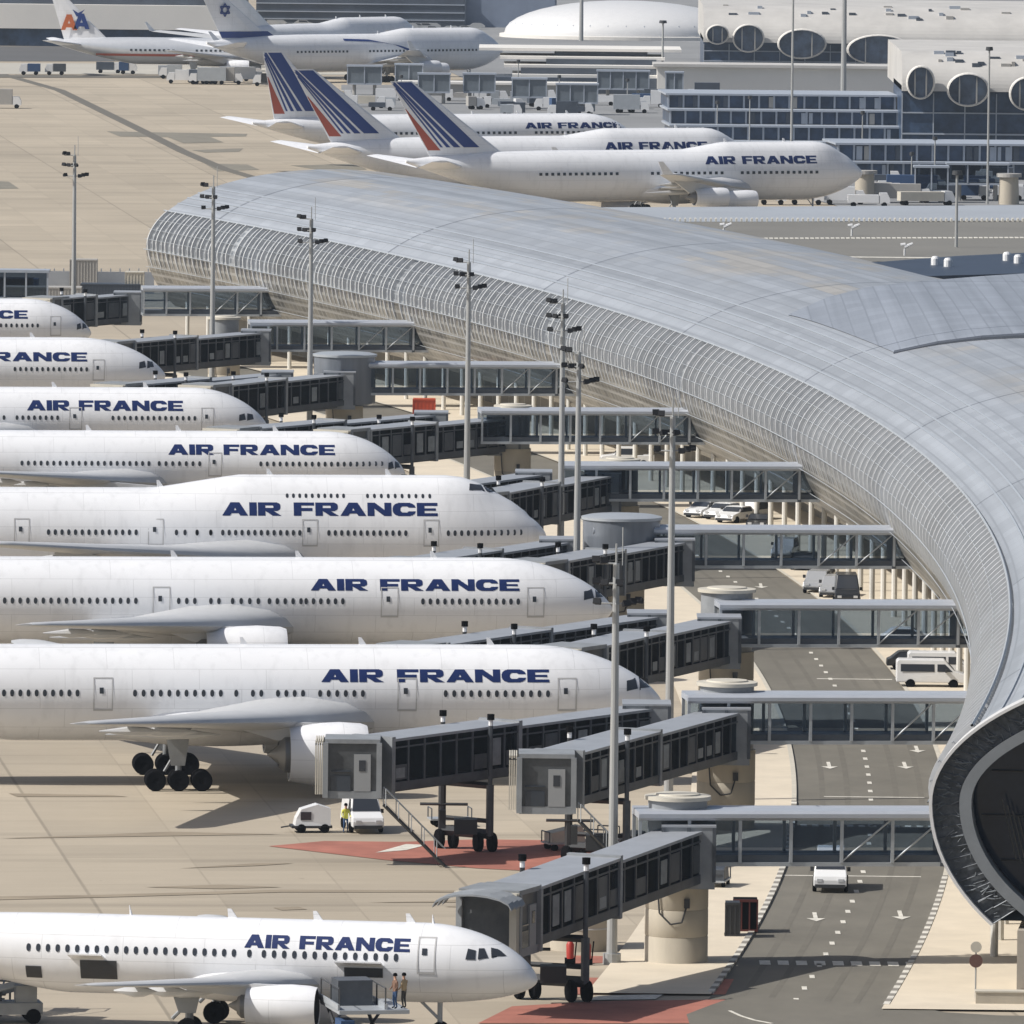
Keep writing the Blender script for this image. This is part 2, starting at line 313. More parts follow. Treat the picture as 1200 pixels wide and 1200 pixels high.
for dx in (-3.1,-1.5,1.6,3.2): strip(lambda y:RC(y)+dx-.18,lambda y:RC(y)+dx+.18,585,950,8,.026,M_tr,'tyre_track')
gquad('stain',[(340,194),(420,192),(430,199),(380,200)],MATS['tyre_stain'],.03)

# ---------------------------------------------------------------- terminal shell
A0,BT,BL,HC=21.0,8.5,12.0,10.5
def cen(Y):
    e=.5; dx=(XL(Y+e)-XL(Y-e)); t=Vector((dx,1)).normalized(); n=Vector((t.y,-t.x)); return Vector((XL(Y)+A0*n.x*1.0,Y+A0*n.y)),n
def sec(Y,a,inset=0):
    c,n=cen(Y); k=math.sin(a); bb=(BT if k>=0 else BL)-inset; u=(A0-inset)*math.cos(a); return Vector((c.x+n.x*u,c.y+n.y*u,HC+bb*k))
TL=R(213); TR=R(-33); YN,YF=595.0,1216.0
def shell(name,m,a0,a1,na,out=0,parent=None,ys=None):
    b=MB(); ys=ys or [YN+(YF-YN)*i/155 for i in range(156)]; vs=[];uv=[]
    for y in ys:
        arc=0; prev=None
        for j in range(na+1):
            a=a0+(a1-a0)*j/na; p=sec(y,a,-out)
            if prev is not None: arc+=(p-prev).length
            prev=p; vs.append(p); uv.append((y,arc))
    n=na+1; fs=[(i*n+j,i*n+j+1,(i+1)*n+j+1,(i+1)*n+j) for i in range(len(ys)-1) for j in range(na)]
    b.add(vs,fs,uv); return b.build(name,m,parent,smooth=True)
T=thing('terminal_building','long curved grey tube shaped airport terminal with pale ribbed flank and glazed round end','terminal',(XL(745)+A0,745,0))
def reparent(o,p):
    o.parent=p; o.matrix_parent_inverse=p.matrix_basis.inverted() if False else Matrix.Translation(-Vector(p.location)); return o
reparent(shell('roof',M_roof,TR,R(153),60),T)
reparent(shell('side_glazing',M_side,R(153),R(181),12),T)
reparent(shell('lower_glazing',M_low,R(181),TL,12),T)
b=MB()
i=0; y=YN+1
while y<YF-1:
    i+=1; wd=.28 if i%2 else .12; oo=-.42 if i%2 else -.3; na=14
    if (y-609)%71.5<69.8:
        for j in range(na):
            a=R(153+(190-153)*j/na);a2=R(153+(190-153)*(j+1)/na)
            o1=oo*max(.1,min(1,(191-math.degrees(a))/16)); o2=oo*max(.1,min(1,(191-math.degrees(a2))/16))
            q=[sec(y-wd/2,a,o1),sec(y+wd/2,a,o1),sec(y+wd/2,a2,o2),sec(y-wd/2,a2,o2),sec(y-wd/2,a,0),sec(y+wd/2,a,0),sec(y+wd/2,a2,0),sec(y-wd/2,a2,0)]
            b.add(q,[(0,1,2,3),(0,3,7,4),(1,5,6,2)])
    y+=1.7875
reparent(b.build('sunshade_ribs',mat('rib_white',(.50,.515,.53),.5,var=.08)),T)
# longitudinal rails over the flank and crown seams
b=MB()
for ad,wd in ((153,.2),(160,.06),(167,.06),(174,.06),(181,.10),(190,.06),(200,.06)):
    ys=[YN+(YF-YN)*i/100 for i in range(101)]
    for y0,y1 in zip(ys,ys[1:]):
        b.bar(sec(y0,R(ad),-.3),sec(y1,R(ad),-.3),wd/2,4,cap=False)
reparent(b.build('rail',M_steel),T)
b=MB()
for ad in (146,141,136,131):
    ys=[YN+(YF-YN)*i/100 for i in range(101)]
    for y0,y1 in zip(ys,ys[1:]): b.bar(sec(y0,R(ad),-.02),sec(y1,R(ad),-.02),.10,4,cap=False)
reparent(b.build('roof_seam',mat('seam_grey',(.27,.30,.34),.5)),T)
# floor
b=MB(); ys=[YN+(YF-YN)*i/60 for i in range(61)]; vs=[]
for y in ys: vs+=[sec(y,TL),sec(y,TR)]
b.add(vs,[(2*i,2*i+1,2*i+3,2*i+2) for i in range(60)]); reparent(b.build('floor',mat('soffit_grey',(.3,.3,.29),.7,var=.1)),T)
# ground floor wall behind the columns
b=MB(); vs=[];uv=[]
for y in [606+ (YF-606)*i/60 for i in range(61)]:
    c,n=cen(y); p=c-n*(A0-10); vs+=[(p.x,p.y,0),(p.x,p.y,4)]; uv+=[(y,0),(y,4)]
b.add(vs,[(2*i,2*i+1,2*i+3,2*i+2) for i in range(60)],uv); reparent(b.build('wall',gridglass('ground_floor_wall',3.5,4,(.16,.15,.13),(.24,.22,.18),(.34,.33,.3),.12,.5)),T)
cm=MB(); cm.bar((0,0,0),(0,0,5.2),.22,10); cme=cm.mesh('column',mat('column_white',(.62,.61,.57),.5,var=.05))
y=612
while y<YF-4:
    c,n=cen(y); p=c-n*(A0-2.6); o=link('column',cme); o.location=(p.x,p.y,0); reparent(o,T); y+=8.4
# near end: dark ribbed ring, grey frame, recessed glass
def ring(i0,i1,y0,y1,m,name,gap=None,TL=TL):
    b=MB(); n=84
    for k in range(n):
        if gap and k%gap==0: continue
        a,a2=TR+(TL-TR)*k/n,TR+(TL-TR)*(k+1)/n
        q=[sec(y0,a,i0),sec(y0,a2,i0),sec(y0,a2,i1),sec(y0,a,i1),sec(y1,a,i0),sec(y1,a2,i0),sec(y1,a2,i1),sec(y1,a,i1)]
        b.add(q,[(0,1,2,3),(4,7,6,5),(0,4,5,1),(3,2,6,7),(0,3,7,4),(1,5,6,2)])
    return reparent(b.build(name,m),T)
ring(-.12,.05,YN-2.2,YN+.3,mat('rim_white',(.6,.6,.6),.4),'end_rim')
ring(.05,1.5,YN-1.6,YN,gridglass('ring_dark_panels',1,1,(.06,.068,.078),(.06,.068,.078),(.06,.068,.078),.1,.5) if False else mat('ring_dark_panels',(.062,.070,.080),.55,var=.75,scale=2.2),'end_ring')
ring(1.5,2.15,YN-2.0,YN-.2,mat('frame_grey',(.17,.185,.20),.5,var=.1),'end_frame',TL=R(221))
b=MB()
for k in range(0,85):
    a=TR+(TL-TR)*k/84; b.bar(sec(YN-1.7,a,.05),sec(YN-1.7,a,1.5),.035,4)
reparent(b.build('ring_joint',M_frame),T)
b=MB()
for k in range(320):
    a=TR+(TL-TR)*random.random(); i0=.1+random.random()*1.25; da=random.uniform(-.03,.03); b.bar(sec(YN-1.72,a,i0),sec(YN-1.75,a+da,min(1.45,i0+random.uniform(.1,.7))),random.choice((.02,.03,.045)),4)
reparent(b.build('ring_truss',mat('ring_truss_grey',(.12,.135,.15),.7,var=.5,scale=2)),T)
b=MB(); n=70; pts=[sec(YN+.8,TR+(TL-TR)*k/n,2.1) for k in range(n+1)]; pts=[Vector((p.x,p.y,max(p.z,4.9))) for p in pts]
vs=pts; b.add(vs,[tuple(range(len(vs)))]); 
reparent(b.build('end_glass',mat('end_dark_glass',(.010,.017,.032),.06,var=.7,scale=.25,spec=.3)),T)
b=MB()
for z in (7.2,9.6,12,14.4):
    k=(z-HC)/((BT if z>HC else BL)-2.5); u=(A0-2.5)*math.sqrt(1-k*k); c,nn=cen(YN+.6); b.bar((c.x-nn.x*u,c.y-nn.y*u,z),(c.x+nn.x*u,c.y+nn.y*u,z),.05,4)
for u in range(-16,17,4):
    c,nn=cen(YN+.6); zz=HC+(BT-2.0)*math.sqrt(1-(u/(A0-2.0))**2); b.bar((c.x+nn.x*u,c.y+nn.y*u,4.9),(c.x+nn.x*u,c.y+nn.y*u,zz),.05,4)
for k in range(7):   # interior stair rails seen through the end glass
    c,nn=cen(YN+.55); x=-17.4+k*.3; b.bar((c.x+nn.x*x,c.y,10.6-k*.3),(c.x+nn.x*(x+.8),c.y,7.4-k*.25),.045,4)
reparent(b.build('mullion',mat('mullion_brown',(.05,.048,.045),.5)),T)
b=MB(); c,nn=cen(YN-1.0); pa=c-nn*15.9; pb=c+nn*15.9; b.obox((pa.x,pa.y,4.62),(pb.x,pb.y,4.62),1.6,-.1,.3); reparent(b.build('sill_beam',M_alu),T)
b=MB(); b.obox((pa.x,pa.y,0),(pb.x,pb.y,0),2.4,3.7,4.5); reparent(b.build('end_frame',MATS['frame_grey']),T)
b=MB(); c,nn=cen(600); pa=c-nn*16.6; pb=c+nn*16.6; b.obox((pa.x,pa.y-3.5,0),(pb.x,pb.y-3.5,0),8,.1,3.7); b.obox((pa.x,pa.y-7.9,0),(pb.x,pb.y-7.9,0),.6,.1,1.2)
reparent(b.build('abutment',mat('abutment_concrete',(.33,.30,.255),.8,var=.1,scale=.5)),T)

# cross roof of the connecting building
An=thing('connecting_building','broad flat grey roofed block joining the curved terminal from the right','building',(60,950,0))
b=MB()
def annex_pt(X,Y,ex=.35):
    best=None
    # height of shell at X,Y plus a little, flat right of the crown
    c,n=cen(Y); u=(X-c.x)/n.x
    z=19.0 if u>=-1 else HC+BT*math.sqrt(max(0,1-(u/A0)**2))
    return (X,Y,z+ex)
near=lambda X:887+ (X-30.4)*3.2-((max(0,X-30.4))**2)*.05 if X<62 else 938
def annex_edge(t): # left edge
    return (23.7+(31.0-23.7)*t,960+(901-960)*t)
NI,NJ=34,16; vs=[];uv=[]
for i in range(NI+1):
    f=i/NI
    for j in range(NJ+1):
        t=j/NJ; ex_,ey_=annex_edge(t)
        far=(150,1010); ner=(150,935)
        # far border and near border curves
        fx=ex_+(150-ex_)*f
        top=960+(998-960)*min(1,max(0,(fx-23.7)/24))**.85
        bot=901-5*min(1,max(0,(fx-31.0))/12)
        yy=top+(bot-top)*t
        vs.append(annex_pt(fx,yy,.04+.31*min(1,f*7))); uv.append((yy*1.0,fx))
b.add(vs,[(i*(NJ+1)+j,(i+1)*(NJ+1)+j,(i+1)*(NJ+1)+j+1,i*(NJ+1)+j+1) for i in range(NI) for j in range(NJ)],uv)
reparent(b.build('roof',M_roof2,smooth=True),An)
b=MB(); bv=[vs[i*(NJ+1)+NJ] for i in range(NI+1)]
for p,q in zip(bv,bv[1:]): b.bar((p[0],p[1]-.1,p[2]-.12),(q[0],q[1]-.1,q[2]-.12),.3,5)
tv=[vs[i*(NJ+1)] for i in range(NI+1)]
reparent(b.build('gutter',mat('gutter_dark',(.06,.07,.09),.5)),An)
b=MB(); b.prism([at(*q,18.4) for q in [(1003,309),(1070,324),(1215,320),(1290,318),(1290,292),(1120,300)]],12,18.4)
reparent(b.build('lower_roof',mat('dark_roof_membrane',(.035,.05,.08),.5,var=.15,scale=.2)),An)
for (px,py) in [(1096,308),(1111,310),(1180,303),(1193,306)]:
    X,Y=at(px,py,18.6); b=MB(); b.rev([(.01,18.4),(.4,18.4),(.4,19.0),(.28,19.2),(.01,19.25)],'z',(X,Y,0),12); reparent(b.build('roof_vent',M_van),An)

# ---------------------------------------------------------------- lettering
def inpoly(p,x,y):
    c=False;n=len(p)
    for i in range(n):
        x1,y1=p[i];x2,y2=p[(i+1)%n]
        if (y1>y)!=(y2>y) and x<(x2-x1)*(y-y1)/(y2-y1)+x1:c=not c
    return c
def superel(cx,cy,rx,ry,e=2.6,n=32): return [(cx+rx*math.copysign(abs(math.cos(t))**(2/e),math.cos(t)),cy+ry*math.copysign(abs(math.sin(t))**(2/e),math.sin(t))) for t in [2*math.pi*i/n for i in range(n)]]
G={
'A':(1.42,[[(0,0),(.38,0),(.50,.2),(.92,.2),(1.04,0),(1.42,0),(.93,1),(.49,1)]],[[(.60,.4),(.82,.4),(.71,.66)]]),
'I':(.36,[[(0,0),(.36,0),(.36,1),(0,1)]],[]),
'R':(1.28,[[(0,0),(.36,0),(.36,1),(0,1)],[(.3,1),(.9,1),(1.08,.97),(1.2,.86),(1.22,.7),(1.2,.5),(1.06,.38),(.9,.35),(.3,.35)],[(.42,.36),(.82,.36),(1.28,0),(.84,0)]],[[(.36,.78),(.36,.57),(.82,.57),(.88,.62),(.88,.73),(.82,.78)]]),
'F':(1.1,[[(0,0),(.36,0),(.36,.36),(1.0,.36),(1.0,.58),(.36,.58),(.36,.76),(1.1,.76),(1.1,1),(0,1)]],[]),
'N':(1.3,[[(0,0),(.33,0),(.33,.62),(.95,0),(1.3,0),(1.3,1),(.97,1),(.97,.4),(.36,1),(0,1)]],[]),
'C':(1.25,[superel(.63,.5,.63,.52)],[superel(.66,.5,.28,.25),[(.7,.38),(1.3,.38),(1.3,.62),(.7,.62)]]),
'E':(1.12,[[(0,0),(1.12,0),(1.12,.24),(.36,.24),(.36,.39),(1.02,.39),(1.02,.61),(.36,.61),(.36,.76),(1.12,.76),(1.12,1),(0,1)]],[]),
}
def text_rows(txt,rows=22):
    """scanline runs (x0,x1,y0,y1) of bold extended capitals; width returned"""
    out=[];x=0
    for ch in txt:
        if ch==' ': x+=.62; continue
        w_,add,sub=G[ch]; N=int(w_*60)
        for r in range(rows):
            y=(r+.5)/rows; on=False
            for i in range(N+2):
                xx=w_*(i+.5)/N; ins=any(inpoly(p,xx,y) for p in add) and not any(inpoly(p,xx,y) for p in sub)
                if ins and not on: st=xx-w_*.5/N; on=True
                if on and (not ins or i==N+1): out.append((x+st,x+xx-w_*.5/N,r/rows,(r+1)/rows)); on=False
        x+=w_+.13
    return out,x-.13
TXT,TW=text_rows('AIR FRANCE')
TXTL,_=text_rows('AIR FRANCE',10)
# ---------------------------------------------------------------- airliners
def interp(x,xs,ys):
    if x<=xs[0]:return ys[0]
    for i in range(len(xs)-1):
        if x<=xs[i+1]: return ys[i]+(ys[i+1]-ys[i])*(x-xs[i])/(xs[i+1]-xs[i])
    return ys[-1]
class Plane:
    K={ 'a320':dict(L=37.6,rh=2.07,rw=1.98,cz=3.9,nl=6.0,tip=-.75,tl=13,wr=11.8,wc=6.6,wt=1.6,sw=.50,span=17,dih=.09,eng=[(5.75,10.6,2.05,1.12,3.6)],fin=(5.9,6.2,2.0,5.2),gear=(17.6,3.8,.58),ngear=5.1,hs=6.2),
        'b777':dict(L=73.9,rh=3.1,rw=3.1,cz=5.8,nl=8.6,tip=-.55,tl=22,wr=24,wc=14.5,wt=2.2,sw=.66,span=31,dih=.085,eng=[(9.7,24.2,2.75,1.98,5.6)],fin=(10.0,10.5,3.2,9.2),gear=(36.6,5.5,.67),ngear=6,hs=10.7),
        'a330':dict(L=63.6,rh=2.82,rw=2.82,cz=5.15,nl=7.0,tip=-.75,tl=19,wr=21,wc=11,wt=2.2,sw=.62,span=30,dih=.1,eng=[(9.4,19.5,2.5,1.35,4.6)],fin=(8.3,8.6,2.8,8.0),gear=(31.5,5.3,.65),ngear=6,hs=9.7),
        'b747':dict(L=70.7,rh=3.6,rw=3.25,cz=5.5,nl=10,tip=-.1,tl=22,wr=19,wc=15,wt=3.0,sw=.86,span=31,dih=.12,eng=[(11.7,22.6,2.5,1.33,4.9),(20.8,31.5,3.3,1.33,4.9)],fin=(10.2,11.5,3.3,14.2),gear=(32,5.5,.62),ngear=7.7,hs=11),
        'b767':dict(L=54.9,rh=2.6,rw=2.5,cz=4.9,nl=7,tip=-.7,tl=17,wr=17,wc=10,wt=2.2,sw=.6,span=23.8,dih=.1,eng=[(7.9,16.3,2.2,1.3,4.2)],fin=(8.0,8.4,2.8,8.0),gear=(27,4.6,.6),ngear=5.5,hs=9)}
    def __init__(s,kind,nose,hn,yaw,label,group='Air France airliners',over={},name='airliner'):
        s.k=dict(Plane.K[kind]); s.k.update(over); s.kind=kind
        X,Y=at(nose[0],nose[1],hn); s.root=thing(name,label,'airplane',(X,Y,0),R(yaw),group)
    def ell(s,d):
        k=s.k; rh,rw,cz=k['rh'],k['rw'],k['cz']; L=k['L']; t=max(0,min(1,d/k['nl']))
        if t<1:
            p=max(1e-4,1-(1-t)**2); ztip=cz+k['tip']
            et,eb,ew={'a320':(.66,.50,.50),'b747':(.62,.8,.55)}.get(s.kind,(.72,.56,.54)); top=ztip+(rh-k['tip'])*p**et; bot=ztip-(rh+k['tip'])*p**eb; wd=rw*p**ew
            es=[((top+bot)/2,(top-bot)/2,wd)]
        elif d>L-k['tl']:
            u=(d-(L-k['tl']))/k['tl']; top=cz+rh-.08*rh*u-.25*rh*u**3; bot=cz-rh+1.55*rh*u**1.35; wd=rw*(1-.93*u**1.7); es=[((top+bot)/2,max(.12,(top-bot)/2),max(.1,wd))]
        else: es=[(cz,rh,rw)]
        if s.kind=='b747' and 1.6<d<31:
            X=[1.6,2.6,5.3,6.6,7.9,s.k.get('hump',24),s.k.get('hump',24)+7]
            top=interp(d,X,[7.3,8.05,9.55,9.98,10.12,10.12,9.0]); c=interp(d,X,[6.5,6.6,7.25,7.5,7.65,7.65,6.5]); ww=interp(d,X,[1.0,1.5,2.15,2.4,2.5,2.5,2.3]); es.append((c,top-c,ww))
        return es
    def surf(s,d,z,off=.02,side=-1):
        best=s.half(s.ell(d),z)
        return Vector((-d,side*(best+(off if best>0 else 0)),z))
    def half(s,es,z):
        t=0
        for c,h,wd in es:
            q=1-((z-c)/h)**2
            if q>0: t+=(wd*math.sqrt(q))**7
        return t**(1/7)
    def patch(s,poly,name,m,rows=10,off=.03,parent=None,step=.3):
        """a shape given in (distance from nose, height), laid on the starboard skin"""
        b=MB(); zs=[p[1] for p in poly]; z0,z1=min(zs),max(zs)
        def xr(z):
            xs=[]
            for i in range(len(poly)):
                (a,za),(c,zc)=poly[i],poly[(i+1)%len(poly)]
                if (za>z)!=(zc>z): xs.append(a+(c-a)*(z-za)/(zc-za))
            return (min(xs),max(xs)) if len(xs)>=2 else None
        eps=1e-3*(z1-z0)
        for r in range(rows):
            za=z0+(z1-z0)*r/rows; zb=z0+(z1-z0)*(r+1)/rows; A=xr(za+eps); B=xr(zb-eps)
            if not A or not B: continue
            n=max(1,int((A[1]-A[0])/step))
            for i in range(n):
                q=[s.surf(A[0]+(A[1]-A[0])*i/n,za,off),s.surf(A[0]+(A[1]-A[0])*(i+1)/n,za,off),s.surf(B[0]+(B[1]-B[0])*(i+1)/n,zb,off),s.surf(B[0]+(B[1]-B[0])*i/n,zb,off)]
                b.add(q,[(0,1,2,3)])
        return b.build(name,m,parent or s.root)
    def lettering(s,dA,dB,z0,z1,runs=TXT,ital=.0):
        W=dA-dB; gap=3.5
        for word in (0,1): s._word([r for r in runs if (r[0]>3.6)==bool(word)],dA,W,z0,z1)
    def _word(s,runs,dA,W,z0,z1):
        b=MB()
        for (x0,x1,y0,y1) in runs:
            da=dA-(x0-.03)/TW*W; db=dA-(x1+.03)/TW*W; n=max(1,int((da-db)/.7)); zA=z0+(z1-z0)*y0; zB=z0+(z1-z0)*y1
            for i in range(n):
                p,q=da+(db-da)*i/n,da+(db-da)*(i+1)/n; b.add([s.surf(p,zA,.015),s.surf(q,zA,.015),s.surf(q,zB,.015),s.surf(p,zB,.015)],[(0,1,2,3)])
        return b.build('lettering',M_navy,s.root)
    def windows(s,groups,z,pitch=.533,wd=.30,ht=.44):
        me=None
        b=MB(); pts=[(math.cos(t)*wd/2,math.sin(t)*ht/2) for t in [math.pi*2*i/10+.3 for i in range(10)]]; pts=[(max(-wd*.42,min(wd*.42,a)),c) for a,c in pts]
        b.add([(a,0,c) for a,c in pts],[tuple(range(10))]); me=b.mesh('window',M_pane)
        for (a,bb) in groups:
            n=max(1,round((bb-a)/pitch)); 
            for i in range(n+1):
                d=a+(bb-a)*i/n
                if random.random()<.012: continue
                p=s.surf(d,z,.014); p1=s.surf(d,z-.15,.03); p2=s.surf(d,z+.15,.03); n2=(p2-p1)
                q=s.surf(d+.3,z,.03)
                o=link('window',me,s.root); o.location=p; o.rotation_euler=(-math.atan2(n2.y,n2.z),0,0)
    def door(s,d,z0,z1,w_=1.1):
        dr=MB(); t=.07
        for poly in ([(d-w_/2,z0),(d-w_/2+t,z0),(d-w_/2+t,z1),(d-w_/2,z1)],[(d+w_/2-t,z0),(d+w_/2,z0),(d+w_/2,z1),(d+w_/2-t,z1)],[(d-w_/2,z1-t),(d+w_/2,z1-t),(d+w_/2,z1),(d-w_/2,z1)],[(d-w_/2,z0),(d+w_/2,z0),(d+w_/2,z0+t*1.8),(d-w_/2,z0+t*1.8)]):
            n=8 if poly[2][1]-poly[0][1]>.5 else 1; a,c=poly[0][0],poly[1][0]
            for i in range(n):
                za=poly[0][1]+(poly[2][1]-poly[0][1])*i/n; zb=poly[0][1]+(poly[2][1]-poly[0][1])*(i+1)/n
                dr.add([s.surf(a,za,.025),s.surf(c,za,.025),s.surf(c,zb,.025),s.surf(a,zb,.025)],[(0,1,2,3)])
        o=dr.build('door',M_seam,s.root)
        s.patch([(d-.13+.1,z0+(z1-z0)*.52),(d+.13+.1,z0+(z1-z0)*.52),(d+.13+.1,z0+(z1-z0)*.7),(d-.13+.1,z0+(z1-z0)*.7)],'door_window',M_pane,2,.03,o)
    def body(s,bm_=None):
        k=s.k; b=MB(); L=k['L']; ds=[L*0+k['nl']*(i/26)**1.9 for i in range(27)]+[k['nl']+ (L-k['nl'])*(i+1)/70 for i in range(70)]
        ds[0]=.003; n=48; vs=[]
        for d in ds:
            es=s.ell(d); z0=min(c-h for c,h,_ in es); z1=max(c+h for c,h,_ in es); zc=(z0+z1)/2; hz=(z1-z0)/2
            for i in range(n):
                t=2*math.pi*i/n; z=zc+hz*math.sin(t)*.99999; yy=max(.004,s.half(es,z)); c_=math.cos(t); vs.append((-d,0 if abs(c_)<1e-6 else math.copysign(yy,c_),z))
        m=len(ds); fs=[(i*n+j,i*n+(j+1)%n,(i+1)*n+(j+1)%n,(i+1)*n+j) for i in range(m-1) for j in range(n)]+[tuple(range(n)),tuple((m-1)*n+j for j in range(n))]
        b.add(vs,fs); s.fus=b.build('fuselage',bm_ or M_white,s.root,smooth=True)
        # belly fairing
        if s.kind!='a320' or True:
            b=MB(); wr=k['wr']; n=24; vs=[]; ln=k['wc']*1.45; m=18
            for i in range(m+1):
                u=i/m; f=math.sin(math.pi*u)**.5 if 0<u<1 else 0.02
                for j in range(n):
                    t=2*math.pi*j/n; vs.append((-(wr-1+ln*u),f*k['rw']*1.05*math.cos(t),k['cz']-k['rh']*.52+f*k['rh']*.60*math.sin(t)))
            b.add(vs,[(i*n+j,i*n+(j+1)%n,(i+1)*n+(j+1)%n,(i+1)*n+j) for i in range(m) for j in range(n)]); b.build('belly_fairing',bm_ or M_white,s.root,smooth=True)
    def airfoil(s,name,m,secs,parent=None):
        """secs: (le_x,y,z,chord,thick)"""
        b=MB(); pf=[(0,0),(.02,.035),(.1,.07),(.3,.095),(.5,.085),(.75,.045),(1,.003),(.75,-.025),(.5,-.045),(.3,-.05),(.1,-.04),(.02,-.022)]; n=len(pf); vs=[]
        for (lx,y,z,c,tk) in secs:
            for (u,v) in pf: vs.append((-(lx+u*c),y,z+v*c*tk))
        b.add(vs,[(i*n+j,i*n+(j+1)%n,(i+1)*n+(j+1)%n,(i+1)*n+j) for i in range(len(secs)-1) for j in range(n)]+[tuple(range(n)),tuple((len(secs)-1)*n+j for j in range(n))])
        return b.build(name,m,parent or s.root,smooth=True)
    def wings(s,em=None):
        k=s.k; zr=k['cz']-k['rh']*.55
        for sd in (-1,1):
            y0=sd*k['rw']*.7; sp=k['span']; secs=[]
            for f in (0,.12,.33,.66,.97,1.0):
                yy=k['rw']*.7+(sp-k['rw']*.7)*f; le=k['wr']+(yy-k['rw']*.7)*k['sw']-(.9 if f<.1 else 0)
                c=(k['wc']+(k['wc']*.52-k['wc'])*min(1,f/.33)) if f<=.33 else k['wc']*.52+(k['wt']-k['wc']*.52)*(f-.33)/.67
                if f==1.0: c*=.5; le+=.7
                secs.append((le,sd*yy,zr+(yy-k['rw']*.7)*k['dih'],c,1.25-.35*f))
            wo=s.airfoil('wing',M_wing,secs)
            # leading edge slat line + flap track fairings
            for q in (.2,.42,.6):
                yy=k['rw']*.7+(sp-k['rw']*.7)*q; le=k['wr']+(yy-k['rw']*.7)*k['sw']; c=(k['wc']*.75 if q<.33 else k['wc']*.52+(k['wt']-k['wc']*.52)*(q-.33)/.67); zz=zr+(yy-k['rw']*.7)*k['dih']
                b=MB(); b.rev([(.02,0),(.28,-.12*c-.4),(.32,-.3*c-.4),(.04,-.62*c-.6)],'x',(-(le+.55*c),sd*yy,zz-.05*c-.25),8); b.build('flap_track_fairing',M_wing,wo,smooth=True)
            if s.kind in('b747','a330'):
                yy=sp; le=k['wr']+(yy-k['rw']*.7)*k['sw']+.8; zz=zr+(yy-k['rw']*.7)*k['dih']
                b=MB(); b.add([(-le,sd*yy,zz),(-le-1.6,sd*yy,zz),(-le-2.6,sd*(yy+.5),zz+1.8),(-le-1.9,sd*(yy+.5),zz+1.8),(-le,sd*(yy+.08),zz),(-le-1.6,sd*(yy+.08),zz),(-le-2.6,sd*(yy+.58),zz+1.8),(-le-1.9,sd*(yy+.58),zz+1.8)],[(0,1,2,3),(4,7,6,5),(0,4,5,1),(1,5,6,2),(2,6,7,3),(3,7,4,0)]); b.build('winglet',M_white,wo)
            for (ey,ed,ez,er,el) in k['eng']:
                e=MB(); e.rev([(er*.86,.0),(er*.93,.06),(er,-.35),(er*1.04,-el*.35),(er*1.0,-el*.7),(er*.86,-el),(er*.80,-el),(er*.80,-el*.6)],'x',(-ed,sd*ey,ez),30)
                eo=e.build('engine',em or M_white,s.root,smooth=True)
                e=MB(); e.rev([(er*.86,.0),(er*.82,-.5),(er*.80,-1.0),(.2,-1.05)],'x',(-ed,sd*ey,ez),24); e.rev([(0.3*er,-1.0),(.02,-.5)],'x',(-ed,sd*ey,ez),16); e.build('fan',M_dark,eo,smooth=True)
                e=MB(); e.rev([(er*.62,-el*.7),(er*.58,-el-.3),(er*.40,-el*1.14)],'x',(-ed,sd*ey,ez),20); e.rev([(er*.34,-el*1.12),(.05,-el*1.28)],'x',(-ed,sd*ey,ez),16); e.build('exhaust',mat('exhaust_metal',(.22,.22,.22),.45,.4),eo,smooth=True)
                zz=zr+(ey-k['rw']*.7)*k['dih']; le=k['wr']+(ey-k['rw']*.7)*k['sw']
                e=MB(); w_=.24; v=[(-ed-el*.2,ez+er*.96),(-le-3.5,zz+.15),(-le-4.5,zz-.2),(-ed-el*1.15,ez+er*.45),(-ed-el*.5,ez+er*.6)]
                e.add([(a,sd*ey-w_,c) for a,c in v]+[(a,sd*ey+w_,c) for a,c in v],[(0,1,2,3,4),(9,8,7,6,5)]+[(i,(i+1)%5,5+(i+1)%5,5+i) for i in range(5)]); e.build('engine_pylon',M_wing,eo)
    def gear(s):
        k=s.k; d,y,r=k['gear']; big=s.kind in('b777',)
        for sd in (-1,1):
            b=MB(); b.bar((-d,sd*y,r*1.2),(-d,sd*y,k['cz']-k['rh']*.5),.22,8); b.bar((-d,sd*y,r*1.6),(-d,sd*(y-2.0),k['cz']-k['rh']*.6),.12,6); b.bar((-d-.9,sd*y,r*1.8),(-d+.8,sd*y,k['cz']-k['rh']*.55),.1,6)
            b.add([(-d-.5,sd*(y+.35),r*2.4),(-d+.4,sd*(y+.35),r*2.4),(-d+.8,sd*(y+.5),k['cz']-k['rh']*.45),(-d-1.0,sd*(y+.5),k['cz']-k['rh']*.45)],[(0,1,2,3)])
            g=b.build('landing_gear',M_cabin,s.root)
            rows=(-1.48,0,1.48) if big else ((0,) if s.kind=='a320' else (-.75,.75))
            for rx in rows:
                for wy in (-.55,.55):
                    wb=MB(); wb.rev([(r*.35,-.2),(r*.9,-.24),(r,-.13),(r,.13),(r*.9,.24),(r*.35,.2),(.02,.1)],'y',(-d+rx,sd*y+wy,r),20); wb.rev([(r*.35,-.2),(.02,-.1)],'y',(-d+rx,sd*y+wy,r),20); wb.build('wheel',M_tyre,g,smooth=True)
        d=k['ngear']; b=MB(); b.bar((-d,0,r),(-d,0,k['cz']-k['rh']*.7),.14,8); b.bar((-d,0,r*1.6),(-d-1.5,0,k['cz']-k['rh']*.75),.08,6); g=b.build('landing_gear',M_steel,s.root)
        for wy in (-.32,.32):
            wb=MB(); rr=r*.72; wb.rev([(.02,-.1),(rr*.9,-.15),(rr,-.08),(rr,.08),(rr*.9,.15),(.02,.1)],'y',(-d,wy,rr),18); wb.build('wheel',M_tyre,g,smooth=True)
